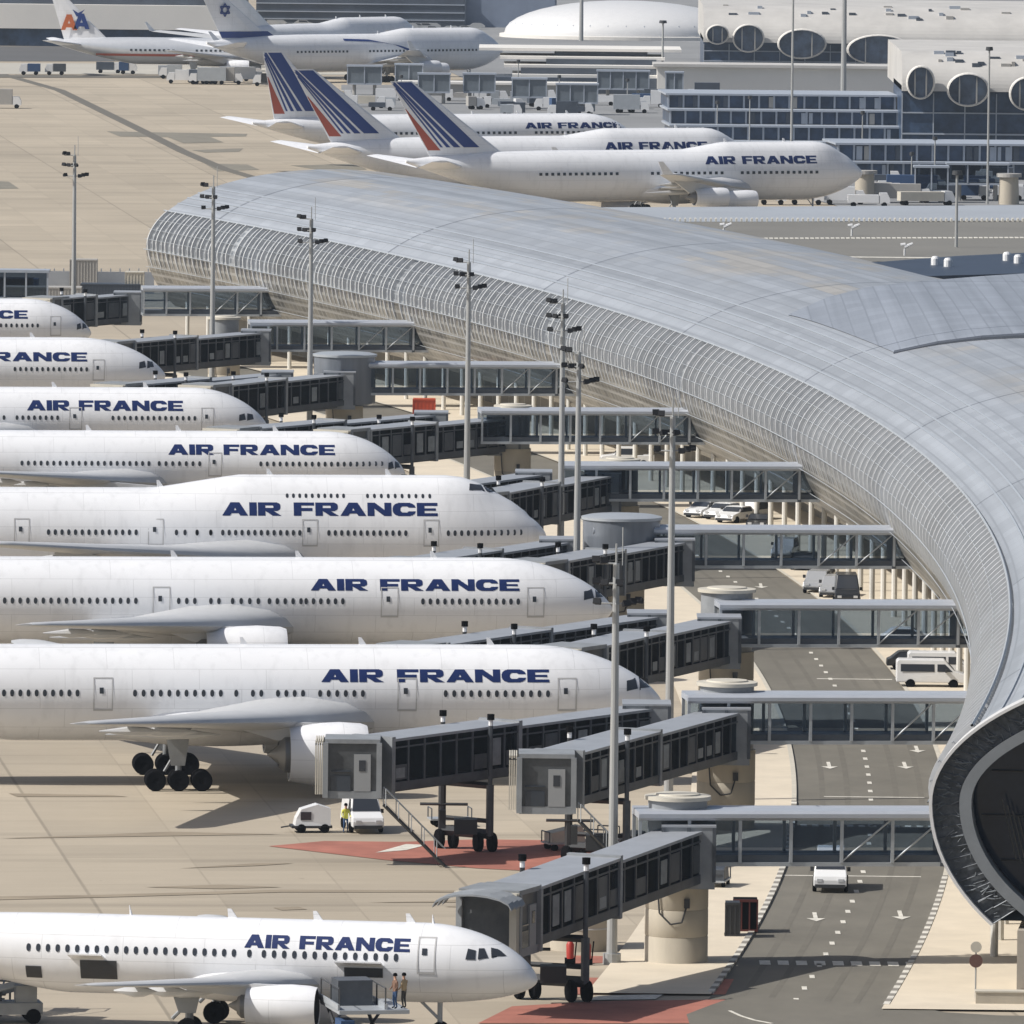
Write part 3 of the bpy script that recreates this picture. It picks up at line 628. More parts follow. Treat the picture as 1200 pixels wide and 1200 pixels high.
    def tail(s,style=None):
        k=s.k; H,rc,tc,lean=k['fin']; L=k['L']; zb=k['cz']+k['rh']*.86; d0=L-(rc+ (k['tl']*.16)); z1=zb+H
        LE=lambda f:d0+lean*f; CH_=lambda f:rc+(tc-rc)*f
        b=MB(); pf=[(0,0),(.05,.022),(.3,.045),(.65,.035),(1,.004)]; n=5; vs=[]
        fr=[-.12]+[i/8 for i in range(9)]
        for f in fr:
            for sg in (1,-1):
                for (u,v) in pf: vs.append((-(LE(f)+u*CH_(f)-(2.2 if f<0 else 0)*(1-u)),sg*v*CH_(f),zb+H*f))
        F_=[]
        for i in range(len(fr)-1):
            o=i*10
            for j in range(4): F_.append((o+j,o+j+1,o+10+j+1,o+10+j)); F_.append((o+5+j,o+10+5+j,o+10+5+j+1,o+5+j+1))
            F_.append((o+4,o+9,o+19,o+14))
        o=(len(fr)-1)*10; F_+=[(o,o+1,o+2,o+3,o+4,o+9,o+8,o+7,o+6)]
        b.add(vs,F_); fin=b.build('tail_fin',M_white,s.root)
        def finpt(kk,f,sg,off=.05):
            c=CH_(f); u=max(0,min(1,kk/c)); th=interp(u,[0,.05,.3,.65,1],[0,.022,.045,.035,.004])*c+off; return (-(LE(f)+kk),sg*th,zb+H*f)
        def band(top,bot,m,f0=0.0,f1=1.0,name='tail_stripe'):
            b=MB(); n=14
            for sg in (-1,1):
                for i in range(n):
                    q=[]
                    fa=f0+(f1-f0)*i/n; fb=f0+(f1-f0)*(i+1)/n
                    def kv(f,w_): t=(f-f0)/(f1-f0) if f1>f0 else 0; return min(CH_(f)*.995,bot[w_]+(top[w_]-bot[w_])*t)
                    m_=6
                    for j in range(m_):
                        ka0=kv(fa,0)+(kv(fa,1)-kv(fa,0))*j/m_; ka1=kv(fa,0)+(kv(fa,1)-kv(fa,0))*(j+1)/m_; kb0=kv(fb,0)+(kv(fb,1)-kv(fb,0))*j/m_; kb1=kv(fb,0)+(kv(fb,1)-kv(fb,0))*(j+1)/m_
                        if ka1-ka0<.005 and kb1-kb0<.005: continue
                        b.add([finpt(ka0,fa,sg),finpt(ka1,fa,sg),finpt(kb1,fb,sg),finpt(kb0,fb,sg)],[(0,1,2,3)])
            b.build(name,m,fin)
        if style=='af':
            q=rc/11.5
            band((.35,tc*.8),(2.6*q,5.0*q),M_blue,.10,.985); band((tc*.86,tc*.98),(5.5*q,6.5*q),M_blue,.10,.985)
            band((tc,tc+.25),(7.0*q,7.6*q),M_blue,.10,.96); band((tc+.5,tc+.7),(8.1*q,8.45*q),M_blue,.10,.9)
            band((CH_(.62)-.15,CH_(.62)),(9.0*q,CH_(.08)),M_red,.06,.62)
        if style=='elal':
            band((0.3,tc*.95),(.6,CH_(.9)),M_blue,.86,.97); band((-1,CH_(.12)),(-1.5,CH_(.0)),M_blue,.0,.12) 
            b=MB(); cx,cf=CH_(.5)*.5,.52
            for rr in (0,math.pi):
                pts=[(math.cos(rr+math.pi/2+2*math.pi*i/3)*1.25,math.sin(rr+math.pi/2+2*math.pi*i/3)*1.25) for i in range(3)]
                for i in range(3):
                    a,c=pts[i],pts[(i+1)%3]; b.bar((-(LE(cf)+cx)+a[0],-.5,zb+H*cf+a[1]),(-(LE(cf)+cx)+c[0],-.5,zb+H*cf+c[1]),.14,4)
            b.build('star_emblem',M_blue,fin)
        if style=='aa':
            b=MB(); b.cur=0
            runs,_=text_rows('A',12); x0=-(LE(.42)+CH_(.42)*.92); 
            for kx,dz,c in ((0,0,0),(2.4,.2,1)):
                b.cur=c
                for (a0,a1,y0,y1) in runs: b.add([(x0+kx+a0*2.2,-.55,zb+1.6+dz+y0*3),(x0+kx+a1*2.2,-.55,zb+1.6+dz+y0*3),(x0+kx+a1*2.2,-.55,zb+1.6+dz+y1*3),(x0+kx+a0*2.2,-.55,zb+1.6+dz+y1*3)],[(0,1,2,3)])
            b.cur=1; b.add([(x0+2.2,-.56,zb+5.6),(x0+3.0,-.56,zb+4.2),(x0+3.5,-.56,zb+4.2),(x0+4.6,-.56,zb+5.6),(x0+3.3,-.56,zb+4.9)],[(0,1,4),(1,2,4),(2,3,4)])
            b.build('tail_emblem',[mat('emblem_orange',(.5,.12,.03),.4),M_blue],fin)
        for sd in (-1,1):
            s.airfoil('tailplane',M_white,[(L-k['tl']*.36-1,0,k['cz']+k['rh']*.35,rc*.62,1),(L-k['tl']*.36-1+k['hs']*.68,sd*k['hs'],k['cz']+k['rh']*.35+k['hs']*.12,tc*.75,.8)])
    def cockpit(s,z0,z1,d0,d1,n=3):
        if n==0: return
        w_=(d1-d0)/n
        for i in range(n):
            a=d0+i*w_; c=a+w_*.88; e=.18*i/n
            s.patch([(a,z0+.05),(c,z0-.02*i),(c-.05,z1-e*.2),(a+.12,z1-.12*(n-1-i)*.6)],'cockpit_window',M_pane,6,.03,step=.12)
    def antennas(s):
        for f in (.17,.3,.42):
            d=s.k['L']*f; z=max(c+h for c,h,_ in s.ell(d)); b=MB(); b.add([(-d,-.04,z-.05),(-d-.5,-.04,z-.05),(-d-.55,-.04,z+.45),(-d-.35,-.04,z+.45),(-d,.04,z-.05),(-d-.5,.04,z-.05),(-d-.55,.04,z+.45),(-d-.35,.04,z+.45)],[(0,1,2,3),(4,7,6,5),(0,4,5,1),(1,5,6,2),(2,6,7,3),(3,7,4,0)]); b.build('antenna',M_white,s.root)
    def finish(s,tailstyle='af',em=None):
        s.body(); s.antennas(); s.wings(em); s.gear(); s.tail(tailstyle)
def G2(pairs,nose,sx): return [((nose-b)/sx,(nose-a)/sx) for a,b in pairs]
AFG='white Air France airliners parked nose in at the terminal'
# nearest: narrow body
p=Plane('a320',(630,1145),3.3,-9,'small white Air France jet in the foreground with open cargo doors',AFG); p.finish(); k=22.2; n=630
p.lettering((n-295)/k,(n-487)/k,4.62,5.28); p.windows(G2([(42,283),(301,301.1),(318,472)],n,k),4.33,.52,.28,.42)
p.door((n-507)/k,3.5,5.4,.95); 
p.patch([((n-552)/k,4.3),((n-563)/k,4.3),((n-563)/k,4.82),((n-554)/k,4.85)],'cockpit_window',M_pane,6,.03,step=.1)
p.patch([((n-566)/k,4.3),((n-578)/k,4.35),((n-572)/k,4.86),((n-566)/k,4.86)],'cockpit_window',M_pane,6,.03,step=.1)
p.patch([((n-581)/k,4.38),((n-597)/k,4.46),((n-588)/k,4.78),((n-579)/k,4.88)],'cockpit_window',M_pane,6,.03,step=.1)
for (a,c,zb_,zt) in ((412,457,3.25,3.75),(103,146,2.75,3.75),(38,57,2.7,3.35)):
    p.patch([((n-a)/k,zb_),((n-c)/k,zb_),((n-c)/k,zt),((n-a)/k,zt)],'cargo_hold_opening',M_dark,6,.035)
for (a,c) in ((404,458),(92,132)):
    b=MB(); d0,d1=(n-a)/k,(n-c)/k; y=-1.95; b.add([(-d0,y,3.8),(-d1,y,3.8),(-d1,y-1.0,4.1),(-d0,y-1.0,4.1),(-d0,y,3.88),(-d1,y,3.88),(-d1,y-1.0,4.18),(-d0,y-1.0,4.18)],[(0,1,2,3),(4,7,6,5),(0,4,5,1),(1,5,6,2),(2,6,7,3),(3,7,4,0)]); b.build('cargo_door',M_white,p.root)
b=MB(); b.bar((-(n-154)/k,0,5.9),(-(n-152)/k,0,6.45),.09,5,.02); b.bar((-(n-508)/k,0,5.9),(-(n-507)/k,0,6.4),.09,5,.02); b.build('antenna',M_white,p.root)
A320=p
# row one, 777
def engover(d,wr): return None
p=Plane('b777',(775,820),5.35,6,'white Air France wide body with its engine and black main wheels in plain view',AFG,over=dict(L=63.7,wr=19.3,eng=[(9.7,20.0,2.7,1.98,4.9)],gear=(31.6,5.5,.67))); p.finish(); k=18.2; n=775
p.lettering((n-370)/k,(n-636)/k,6.72,7.52); p.windows(G2([(-10,85),(152,252),(270,348),(368,418),(515,635)],n,k),6.0,.533,.3,.46)
for x in (115,470,658): p.door((n-x)/k,4.85,7.0,1.25)
p.cockpit(6.1,6.85,.8,2.6,2)
# row two, 777
p=Plane('b777',(718,712),5.35,6,'white Air France wide body directly behind the one with visible black main wheels',AFG,over=dict(wr=23.5)); p.finish(); k=16.5; n=718
p.lettering((n-358)/k,(n-602)/k,6.75,7.55); p.windows(G2([(0,153),(203,250),(266,296),(309,346),(352,395),(489,601)],n,k),6.0,.533,.3,.46)
for x in (183,450,622): p.door((n-x)/k,4.85,7.0,1.25)
p.cockpit(6.05,6.75,.6,2.4,2)
# row three, 747
p=Plane('b747',(640,630),5.3,6,'white Air France jumbo jet with humped roof and double row of windows beside plainer jets',AFG); p.finish(); k=15.15; n=640
p.lettering((n-256)/k,(n-507)/k,7.15,8.15); p.windows(G2([(53,155),(202,212),(226,226.1),(242,242.1),(256,346),(380,470),(520,607)],n,k),5.85,.508,.3,.46); p.windows(G2([(332,398),(426,499)],n,k),8.65,.508,.26,.4)
for x in (22,178,358,500): p.door((n-x)/k,4.8,6.9,1.2)
p.patch([(4.9,8.95),(6.2,9.05),(6.1,9.55),(5.2,9.5)],'cockpit_window',M_pane,5,.03,step=.1); p.patch([(3.9,8.75),(4.75,8.9),(5.0,9.35),(4.2,9.15)],'cockpit_window',M_pane,5,.03,step=.1)
# row four
def midrow(kind,nose,hn,label,tx,wz,wins,doors,lz,over={},ck=(4.85,5.5,.5,1.7)):
    p=Plane(kind,nose,hn,6,label,AFG,over=over); p.finish(); n=nose[0]; k=(nose[1]+320)/(68-hn)*.995
    p.lettering((n-tx[0])/k,(n-tx[1])/k,lz[0],lz[1]); p.windows(G2(wins,n,k),wz,.533,.3,.44)
    for x in doors: p.door((n-x)/k,wz-1.1,wz+.95,1.15)
    if kind=='a330': p.cockpit(*ck,2)
    else: p.cockpit(6.05,6.75,1.2,2.8,2)
    return p
midrow('a330',(475,552),4.6,'white Air France airliner with plain low fuselage directly behind the humped jumbo',(196,389),5.35,[(26,173),(185,232),(303,445)],[(250,)[0]],(6.1,6.95))
midrow('a330',(314,498),4.6,'white Air France airliner whose whole title shows, third from the far end of the row',(32,212),5.35,[(-30,5),(20,67),(131,226)],[(88),(241)],(6.0,6.9),ck=(5.1,5.75,1.4,2.9))
midrow('b777',(194,439),5.35,'white Air France wide body with big dark cockpit window, second from the far end',(-90,100),6.0,[(17,100)],[114],(6.75,7.6))
midrow('a330',(107,388),4.6,'farthest white Air France airliner of the row, only its nose entering the frame',(-130,31),5.3,[(-30,43)],[64],(6.0,6.85))
# far trio of tails beyond the terminal
FG='Air France airliners parked beyond the terminal'
def farjet(kind,nose,hn,yaw,label,tx,lz,wz,st='af',group=FG,over={},grp=True):
    p=Plane(kind,nose,hn,yaw,label,group,over=over); p.finish(st); L=p.k['L']
    if tx: p.lettering(tx[0],tx[1],lz[0],lz[1],TXTL)
    b=MB()
    for (a,c) in ((.12,.3),(.33,.5),(.56,.74)):
        for i in range(int((c-a)*L/.9)):
            d=a*L+i*.9; b.add([s_ for s_ in (p.surf(d,wz,.04),p.surf(d+.45,wz,.04),p.surf(d+.45,wz+.4,.04),p.surf(d,wz+.4,.04))],[(0,1,2,3)])
    o=b.build('window_row',M_pane,p.root)
    return p
farjet('b747',(1010,205),5.3,25,'nearest of the far white Air France jumbos, full side and title visible',(26,8.6),(7.1,8.2),5.7,over=dict(hump=22))
farjet('b747',(881,188),5.3,25,'middle far Air France jumbo, its title half hidden by the jumbo in front',(25,8.6),(7.1,8.2),5.7)
farjet('b777',(741,159),5.4,25,'rearmost far Air France jet, tail tip showing left of the other two',(19.5,2.8),(6.7,7.6),5.9,over=dict(L=63.7))
EG='foreign airliners at the far pier'
p=farjet('b767',(392,66),4.2,0,'silver jet with a two letter tail emblem at the far upper left',None,None,4.9,'aa',EG)
p.fus.data.materials[0]=M_alu
p.patch([(12,3.9),(p.k['L']-9,3.9),(p.k['L']-9,4.35),(12,4.35)],'cheatline',mat('cheatline_red',(.5,.13,.08),.4),2,.04,step=2)
p=farjet('b747',(588,61),5.3,38,'white jumbo with blue striped tail and star emblem in the far distance',None,None,5.7,'elal',EG)
p.patch([(40,7.9),(33,7.7),(27,6.9),(24,6.0),(25.5,6.0),(28.5,7.1),(34,8.1),(40,8.3)],'cheatline',M_blue,12,.05,step=1)
farjet('b747',(492,47),5.3,50,'plain white jumbo mostly hidden behind the star tailed jumbo',None,None,5.7,None,EG,over=dict(L=60))

# ---------------------------------------------------------------- walkways, rotundas, boarding bridges
def walkway(end,left_x,yb,label,h0=5.6,h1=8.6,yaw=6):
    X,Y=at(end,yb,h0); Xl,_=at(left_x,yb,h0); d=Vector((math.cos(R(yaw)),math.sin(R(yaw)),0)); ln=X-Xl+3.0
    o=thing('walkway_bridge',label,'bridge',(X-(ln-3)*d.x,Y-(ln-3)*d.y,0),R(yaw),'glazed walkways over the service road')
    W=2.9
    b=MB(); b.box(0,ln,-W/2,W/2,h1-.35,h1); b.bar((0,-W/2-.05,h1-.2),(ln,-W/2-.05,h1-.2),.28,8); b.bar((0,W/2+.05,h1-.2),(ln,W/2+.05,h1-.2),.28,8); b.build('roof',mat('walkway_roof',(.42,.45,.50),.4,.2,var=.06),o)
    b=MB(); b.box(0,ln,-W/2,W/2,h0,h0+.22); b.build('floor',M_steel,o)
    b=MB(); b.box(0.1,ln,-W/2+.15,W/2-.15,h0+.22,h0+.6); b.build('lower_panel',mat('walkway_dark_panel',(.07,.085,.105),.5,var=.2),o)
    pc=MB(); n=max(2,round(ln/3.0))
    pm=MB(); pm.box(-.09,.09,-.09,.09,0,h1-h0-.5); pme=pm.mesh('post',M_steel)
    for i in range(n+1):
        for sd in (-1,1):
            q=link('post',pme,o); q.location=(ln-2.6-i*(ln-2.6)/n if i<n else .1,sd*(W/2+.02),h0+.2)
    bm_=MB(); bm_.bar((0,0,0),((ln-2.6)/n,0,h1-h0-.6),.055,5); bme=bm_.mesh('brace',M_steel)
    for i in (0,1):
        q=link('brace',bme,o); q.location=(ln-2.6-(i+1)*(ln-2.6)/n,-(W/2+.03),h0+.25)
    g=MB(); g.box(.05,ln,-W/2+.02,-W/2+.04,h0+.75,h1-.35); g.box(.05,ln,W/2-.04,W/2-.02,h0+.75,h1-.35); g.build('glazing',M_pane_t,o)
    e=MB(); e.box(ln-2.75,ln-2.45,-W/2-.06,W/2+.06,h0,h1-.05); e.build('end_frame',M_frame,o)
    return o,d,(X-(ln-3)*d.x,Y-(ln-3)*d.y)
def tower(X,Y,label,r=1.75,cap=9.3,big=False):
    o=thing('rotunda_tower',label,'tower',(X,Y,0),0,'round concrete towers under the boarding bridges')
    b=MB(); b.rev([(0.01,0),(r+.1,0),(r,.15),(r,1.5),(r-.03,1.54),(r,1.58),(r,3.0),(r-.03,3.04),(r,3.08),(r,5.0),(0.01,5.0)],'z',(0,0,0),36); b.build('pier',M_conc,o,smooth=True)
    if big:
        b=MB(); b.rev([(r*1.5,4.6),(r*1.65,4.8),(r*1.65,cap-.3)],'z',(0,0,0),40); b.build('drum',mat('drum_blue_glass',(.17,.19,.22),.25,.2,var=.25,scale=.7,stretch=(1,1,.1)),o,smooth=True)
        b=MB(); b.rev([(.01,cap),(r*1.4,cap-.02),(r*1.72,cap-.15),(r*1.72,cap-.35),(.01,cap-.35)],'z',(0,0,0),40); b.build('cap',M_steel,o,smooth=True)
    else:
        b=MB(); b.rev([(.01,5.0),(r*.93,5.0),(r*.93,cap-.25)],'z',(0,0,0),36); b.build('drum',M_cabin,o,smooth=True)
        b=MB(); b.rev([(.01,cap+.1),(r*.7,cap+.08),(r*.72,cap),(r*1.05,cap-.04),(r*1.05,cap-.25),(.01,cap-.25)],'z',(0,0,0),36); b.build('cap',M_cream,o,smooth=True)
    b=MB(); 
    pp=[(-r*.62,-r*.86,4.6),(-r*.55,-r*.92,2.9),(-r*.2,-r*1.05,2.3),(r*.15,-r*1.05,2.4),(r*.3,-r*1.0,3.3)]
    for a,c in zip(pp,pp[1:]): b.bar(a,c,.05,5)
    b.box(r*.22,r*.4,-r*1.06,-r*.9,3.2,3.7); b.build('cable',M_dark,o)
wheel_me=None
def bridge(pivot,cab,yawcab,sill,label,stairs=True,hpf=4.9,frac=.68,cab_len=3.2,canopy=False):
    """telescopic boarding bridge from pivot (X,Y) to cabin (X,Y)"""
    o=thing('boarding_bridge',label,'jet bridge',(pivot[0],pivot[1],0),0,'telescopic boarding bridges')
    P0=Vector((0,0,hpf)); P1=Vector((cab[0]-pivot[0],cab[1]-pivot[1],sill)); D=(P1-P0)
    dd=D.to_2d().normalized(); nn=Vector((-dd.y,dd.x))
    def pt(f): return P0+D*f
    # pivot housing
    b=MB(); b.box(-1.45,1.45,-1.7,1.5,hpf-.5,hpf+2.9); b.build('rotunda',M_cabin,o)
    b=MB(); b.box(-1.5,1.5,-1.75,1.55,hpf+2.9,hpf+3.02); b.build('rotunda_roof',M_troof,o); b=MB(); b.box(-1.5,-1.3,-1.78,-1.7,hpf-.1,hpf+2.9); b.box(-.1,.1,-1.78,-1.7,hpf-.1,hpf+2.9); b.box(1.3,1.5,-1.78,-1.7,hpf-.1,hpf+2.9); b.build('rotunda_panel',M_frame,o)
    for (f0,f1,W,top,nm) in ((.03,.52,2.5,2.75,'inner'),(.5,.93,2.95,3.0,'outer')):
        a,c=pt(f0),pt(f1)
        b=MB(); b.obox(a,c,W+.16,top-.16,top); 
        b.build('tunnel_roof',M_troof,o)
        b=MB(); b.obox(a,c,W+.06,-.12,.38); b.obox(a,c,W*.6,-.3,-.1); b.build('tunnel_floor',M_frame,o)
        b=MB(); b.obox(a,c,W-.12,.36,top-.16); b.build('tunnel_glazing',M_tglass,o)
        b=MB(); ln=(c-a).length; n=max(3,int(ln/1.45))
        for i in range(n+1):
            q=a+(c-a)*(i/n); q2=q+(c-a).normalized()*.16
            b.obox(q,q2,W+.05,.34,top-.14)
        b.obox(a,c,.06,top-.6,top-.5,off=W/2-.01); b.obox(a,c,.06,top-.6,top-.5,off=-W/2+.01)
        # a few opaque panels between the ribs
        for i in range(n):
            if random.random()<.38:
                q=a+(c-a)*((i+.12)/n); q2=a+(c-a)*((i+.9)/n)
                for off in (W/2-.04,-W/2+.04):
                    b.obox(q,q2,.04,.5,top-.7 if random.random()<.6 else 1.4,off=off)
        b.build('tunnel_frame',M_frame,o)
        b=MB()
        for i in range(n):
            if random.random()<.3:
                q=a+(c-a)*((i+.25)/n); q2=a+(c-a)*((i+.8)/n); zt=random.choice((1.2,1.9,top-.75)); 
                for off in (W/2-.035,-W/2+.035): b.obox(q,q2,.04,.6,zt,off=off)
        b.build('tunnel_panel',mat('tunnel_pale_panel',(.20,.22,.235),.45,var=.4,scale=.9),o)
    # overlap collar
    for f_,w_ in ((.5,3.15),(.925,3.1)): b=MB(); q=pt(f_); b.obox(q,q+D.normalized()*.33,w_,-.3,3.12); b.build('collar',M_cabin,o)
    # cabin
    cb=Matrix.Rotation(R(yawcab),4,'Z'); c0=P1
    cabn=MB(); L_=cab_len; W_=3.3
    def tb(mbx,x0,x1,y0,y1,z0,z1):
        k0=len(mbx.v); mbx.box(x0,x1,y0,y1,z0,z1)
        for i in range(k0,len(mbx.v)):
            v=cb@Vector(mbx.v[i]); mbx.v[i]=(v.x+c0.x,v.y+c0.y,v.z+c0.z)
    b=MB(); tb(b,-L_/2,L_/2,-W_/2,W_/2,-.35,.1); tb(b,-L_/2-.05,L_/2+.05,-W_/2-.05,W_/2+.05,2.95,3.2)
    for (x,y) in ((-L_/2,-W_/2),(L_/2,-W_/2),(-L_/2,W_/2),(L_/2,W_/2)): tb(b,x-.16,x+.16,y-.16,y+.16,-.3,3.0)
    cbo=b.build('cabin',M_cabin,o)
    b=MB(); tb(b,-L_/2+.1,L_/2-.1,-W_/2+.08,W_/2-.08,.1,2.95); b.build('cabin_glazing',mat('cabin_inside',(.07,.075,.08),.4,var=.5,scale=.7),cbo)
    b=MB(); tb(b,-L_/2+.35,L_/2-1.7,-W_/2-.02,-W_/2+.1,.1,1.0); tb(b,-L_/2+.35,L_/2-1.7,-W_/2-.03,-W_/2+.1,1.25,1.33); b.build('cabin_panel',M_navyglass,cbo)
    b=MB(); tb(b,L_/2-1.5,L_/2-.5,-W_/2-.02,-W_/2+.1,.1,2.3); dro=b.build('cabin_door',mat('cabin_door_grey',(.27,.28,.29),.5),cbo)
    b=MB(); tb(b,L_/2-1.2,L_/2-.8,-W_/2-.05,-W_/2,1.3,1.95); b.build('door_window',M_pane,dro)
    b=MB(); 
    for i in range(4): tb(b,-L_/2-.22-i*.13,-L_/2-.14-i*.13,-W_/2-.1,-W_/2+.3,-.1,2.9+.05*(i%2)); tb(b,-L_/2-.22-i*.13,-L_/2-.14-i*.13,-W_/2-.1,W_/2+.1,2.85,3.1)
    b.build('canopy',M_cream,cbo)
    if canopy:
        b=MB()
        for i in range(3): 
            for t in range(8):
                a1=math.pi*t/8;a2=math.pi*(t+1)/8; k0=len(b.v)
                b.box(0,1,0,1,0,1); vv=[(-L_/2-.5-i*.75,2.2*math.cos(a1),2.6+.7*math.sin(a1)),(-L_/2-.5-i*.75,2.2*math.cos(a2),2.6+.7*math.sin(a2)),(-L_/2-.5-(i+.9)*.75,2.2*math.cos(a2),2.5+.7*math.sin(a2)),(-L_/2-.5-(i+.9)*.75,2.2*math.cos(a1),2.5+.7*math.sin(a1))]
                vv=vv+[(x,y,z-.1) for x,y,z in vv]; 
                for j in range(8): v=cb@Vector(vv[j]); b.v[k0+j]=(v.x+c0.x,v.y+c0.y,v.z+c0.z)
        b.build('canopy',M_cabin,cbo)
    # lift columns with black heads
    q=pt(frac); 
    for sd in (-1,1):
        x,y=q.x+nn.x*1.85*sd,q.y+nn.y*1.85*sd
        b=MB(); b.bar((x,y,1.0),(x,y,q.z+3.1),.15,8); b.bar((x,y,1.0),(x,y,q.z-.5),.25,8); co_=b.build('lift_column',M_dark if sd<0 else M_frame,o)
        b=MB(); b.bar((x,y,q.z+3.1),(x,y,q.z+3.45),.15,8); b.build('collar_white',M_white,co_)
        b=MB(); b.bar((x,y,q.z+3.45),(x,y,q.z+3.8),.24,8); b.build('beacon_head',M_tyre,co_)
    b=MB(); a=(q.x-nn.x*1.9,q.y-nn.y*1.9,q.z-.55); c=(q.x+nn.x*1.9,q.y+nn.y*1.9,q.z-.55); b.bar(a,c,.2,4); b.bar((a[0],a[1],1.9),(c[0],c[1],1.9),.14,4); b.bar((a[0],a[1],1.1),(c[0],c[1],1.1),.3,4)
    b.bar((a[0]-1.3,a[1]-.2,2.7),(a[0]+1.6,a[1]-.2,2.7),.09,4); b.box(q.x-.7,q.x+.7,q.y-2.4,q.y-1.2,1.2,2.1); b.box(q.x-1.6,q.x-1.2,q.y-1.9,q.y-1.3,1.5,2.6)
    bg_=b.build('bogie',M_dark,o)
    wb=MB(); wb.rev([(.02,-.16),(.35,-.2),(.55,-.18),(.6,-.1),(.6,.1),(.55,.18),(.35,.2),(.02,.16)],'x',(0,0,0),16); wme=wb.mesh('wheel',M_tyre,True)
    for sd in (-1,1):
        for e in (-.42,.42):
            wo=link('wheel',wme,bg_); wo.location=(q.x+nn.x*1.5*sd+e,q.y+nn.y*1.5*sd,.6); wo.rotation_euler.z=R(20)
    if stairs:
        s0=Vector((P1.x,P1.y,sill-.7))+ (cb@Vector((L_/2+.35,-W_/2-.4,0))); dirv=(cb@Vector((1,.15,0))).normalized(); e0=s0+dirv*(sill*.82); e0.z=.1; side=Vector((-dirv.y,dirv.x,0))
        b=MB()
        for sg in (-.5,.5): b.bar(s0+side*sg,e0+side*sg,.1,4)
        n=14
        for i in range(n): q_=s0+(e0-s0)*((i+.5)/n); b.bar(q_-side*.5,q_+side*.5,.07,4)
        st=b.build('stairs',M_dark,o)
        b=MB()
        for sg in (-.55,.55):
            b.bar(s0+side*sg+Vector((0,0,1.05)),e0+side*sg+Vector((0,0,1.05)),.035,4)
            for i in range(0,n+1,3): q_=s0+(e0-s0)*(i/n)+side*sg; b.bar(q_,q_+Vector((0,0,1.05)),.03,4)
        b.build('handrail',M_steel,st)
        b=MB(); b.rev([(.22,-.1),(.22,.1)],'y',(e0.x-.2,e0.y,.25),10); b.build('wheel',M_tyre,st)
    return o
ORD=['foreground stand','empty second stand','third stand line','fourth stand line','fifth stand line','sixth stand line','seventh stand line','eighth stand line','far end of the terminal']
WLK=[(1092,742,1012,'walkway over the road nearest the camera, meeting the glazed terminal end'),
(1130,800,870,'second walkway from the front, passing below the two parked white minibuses'),
(1112,838,757,'third walkway from the front, dark vans standing just above its pale roof'),
(1038,690,665,'fourth walkway from the front, with parked dark vans seen through its glass'),
(928,655,587,'fifth walkway from the front, above the row of parked white cars'),
(800,560,520,'sixth walkway from the front, thin pale roof line beside the orange container'),
(645,425,463,'seventh walkway, leading to the blue grey round drum in the distance'),
(478,290,412,'second farthest walkway, a dark glazed box against the far flank of the terminal'),
(300,165,370,'farthest walkway at the rounded far end of the terminal')]
for e,l,y,lab in WLK: walkway(e,l,y,lab)
# towers
tower(*at(792,1128),'stout cream concrete tower with hanging black cable nearest the camera')
tower(*at(688,1108),'cream concrete tower half hidden behind the foreground boarding bridge, traffic cones at its foot',r=1.7,cap=5.2) if False else None
tower(*at(850,972),'concrete tower standing behind the second walkway roof edge',r=1.8,cap=9.2)
tower(*at(850,848),'concrete tower beside the third walkway with cream cap over the pale roof',r=1.9,cap=9.3)
tower(*at(727,752),'concrete tower carrying a wide blue grey drum beside the mid masts',r=1.75,cap=9.5,big=True)
tower(*at(725,664),'concrete tower behind the jumbo nose at the fifth walkway',r=1.6,cap=8.8)
tower(*at(600,592),'concrete tower at the sixth walkway near the orange container',r=1.6,cap=8.8)
tower(*at(403,532),'distant concrete tower with blue grey drum behind the far noses',r=1.75,cap=9.5,big=True)
tower(*at(262,474),'small distant tower between the two farthest walkways',r=1.6,cap=8.8)
# boarding bridges: (pivot picture x, walkway index) -> cabin target
def piv(x,y,h=5.5): return at(x,y,h)
BR=[]
bridge(at(806,1034,4.6),at(585,1112,3.5),70,3.6,'boarding bridge docked to the small foreground jet, sloping from the stout tower',stairs=False,frac=.72,canopy=True)
bridge(at(850,890,4.6),at(640,944,4.4),0,4.4,'boarding bridge with a big square cabin parked over the red painted zone',frac=.72)
bridge(at(757,885,4.6),at(413,926,4.4),0,4.4,'longest boarding bridge, cabin parked before the big white engine above a white van',frac=.62)
bridge(at(842,778,4.6),(4.0,722),60,4.9,'boarding bridge behind the nose of the wide body with visible main wheels',stairs=False)
bridge(at(760,773,4.6),(-6.5,722),60,4.9,'rear boarding bridge reaching behind the roof of the wide body with visible main wheels',stairs=False)
bridge(at(790,682,4.6),(1.8,796),60,4.9,'boarding bridge directly behind the second wide body nose, in front of the blue drum',stairs=False)
bridge(at(655,682,4.6),(-7.5,796),60,4.9,'rear boarding bridge low behind the second wide body cockpit',stairs=False)
bridge(at(706,600,4.6),(-2.5,868),60,4.8,'boarding bridge behind the humped jumbo cockpit',stairs=False)
bridge(at(625,599,4.6),(-11,868),60,4.8,'rear boarding bridge behind the humped jumbo roof',stairs=False)
bridge(at(590,530,4.6),(-14.5,950),60,4.5,'boarding bridge behind the plain low fuselage nose, left of the tall twin masts',stairs=False)
bridge(at(505,526,4.6),(-24,950),60,4.5,'rear boarding bridge running above the plain low fuselage',stairs=False)
bridge(at(398,476,4.6),(-28,1012),60,4.5,'boarding bridge behind the third from far nose, ending by the distant blue drum',stairs=False)
bridge(at(325,476,4.6),(-36,1012),60,4.5,'rear boarding bridge above the third from far fuselage',stairs=False)
bridge(at(300,425,4.6),(-39,1074),60,4.9,'boarding bridge behind the big dark cockpit of the second farthest airliner',stairs=False)
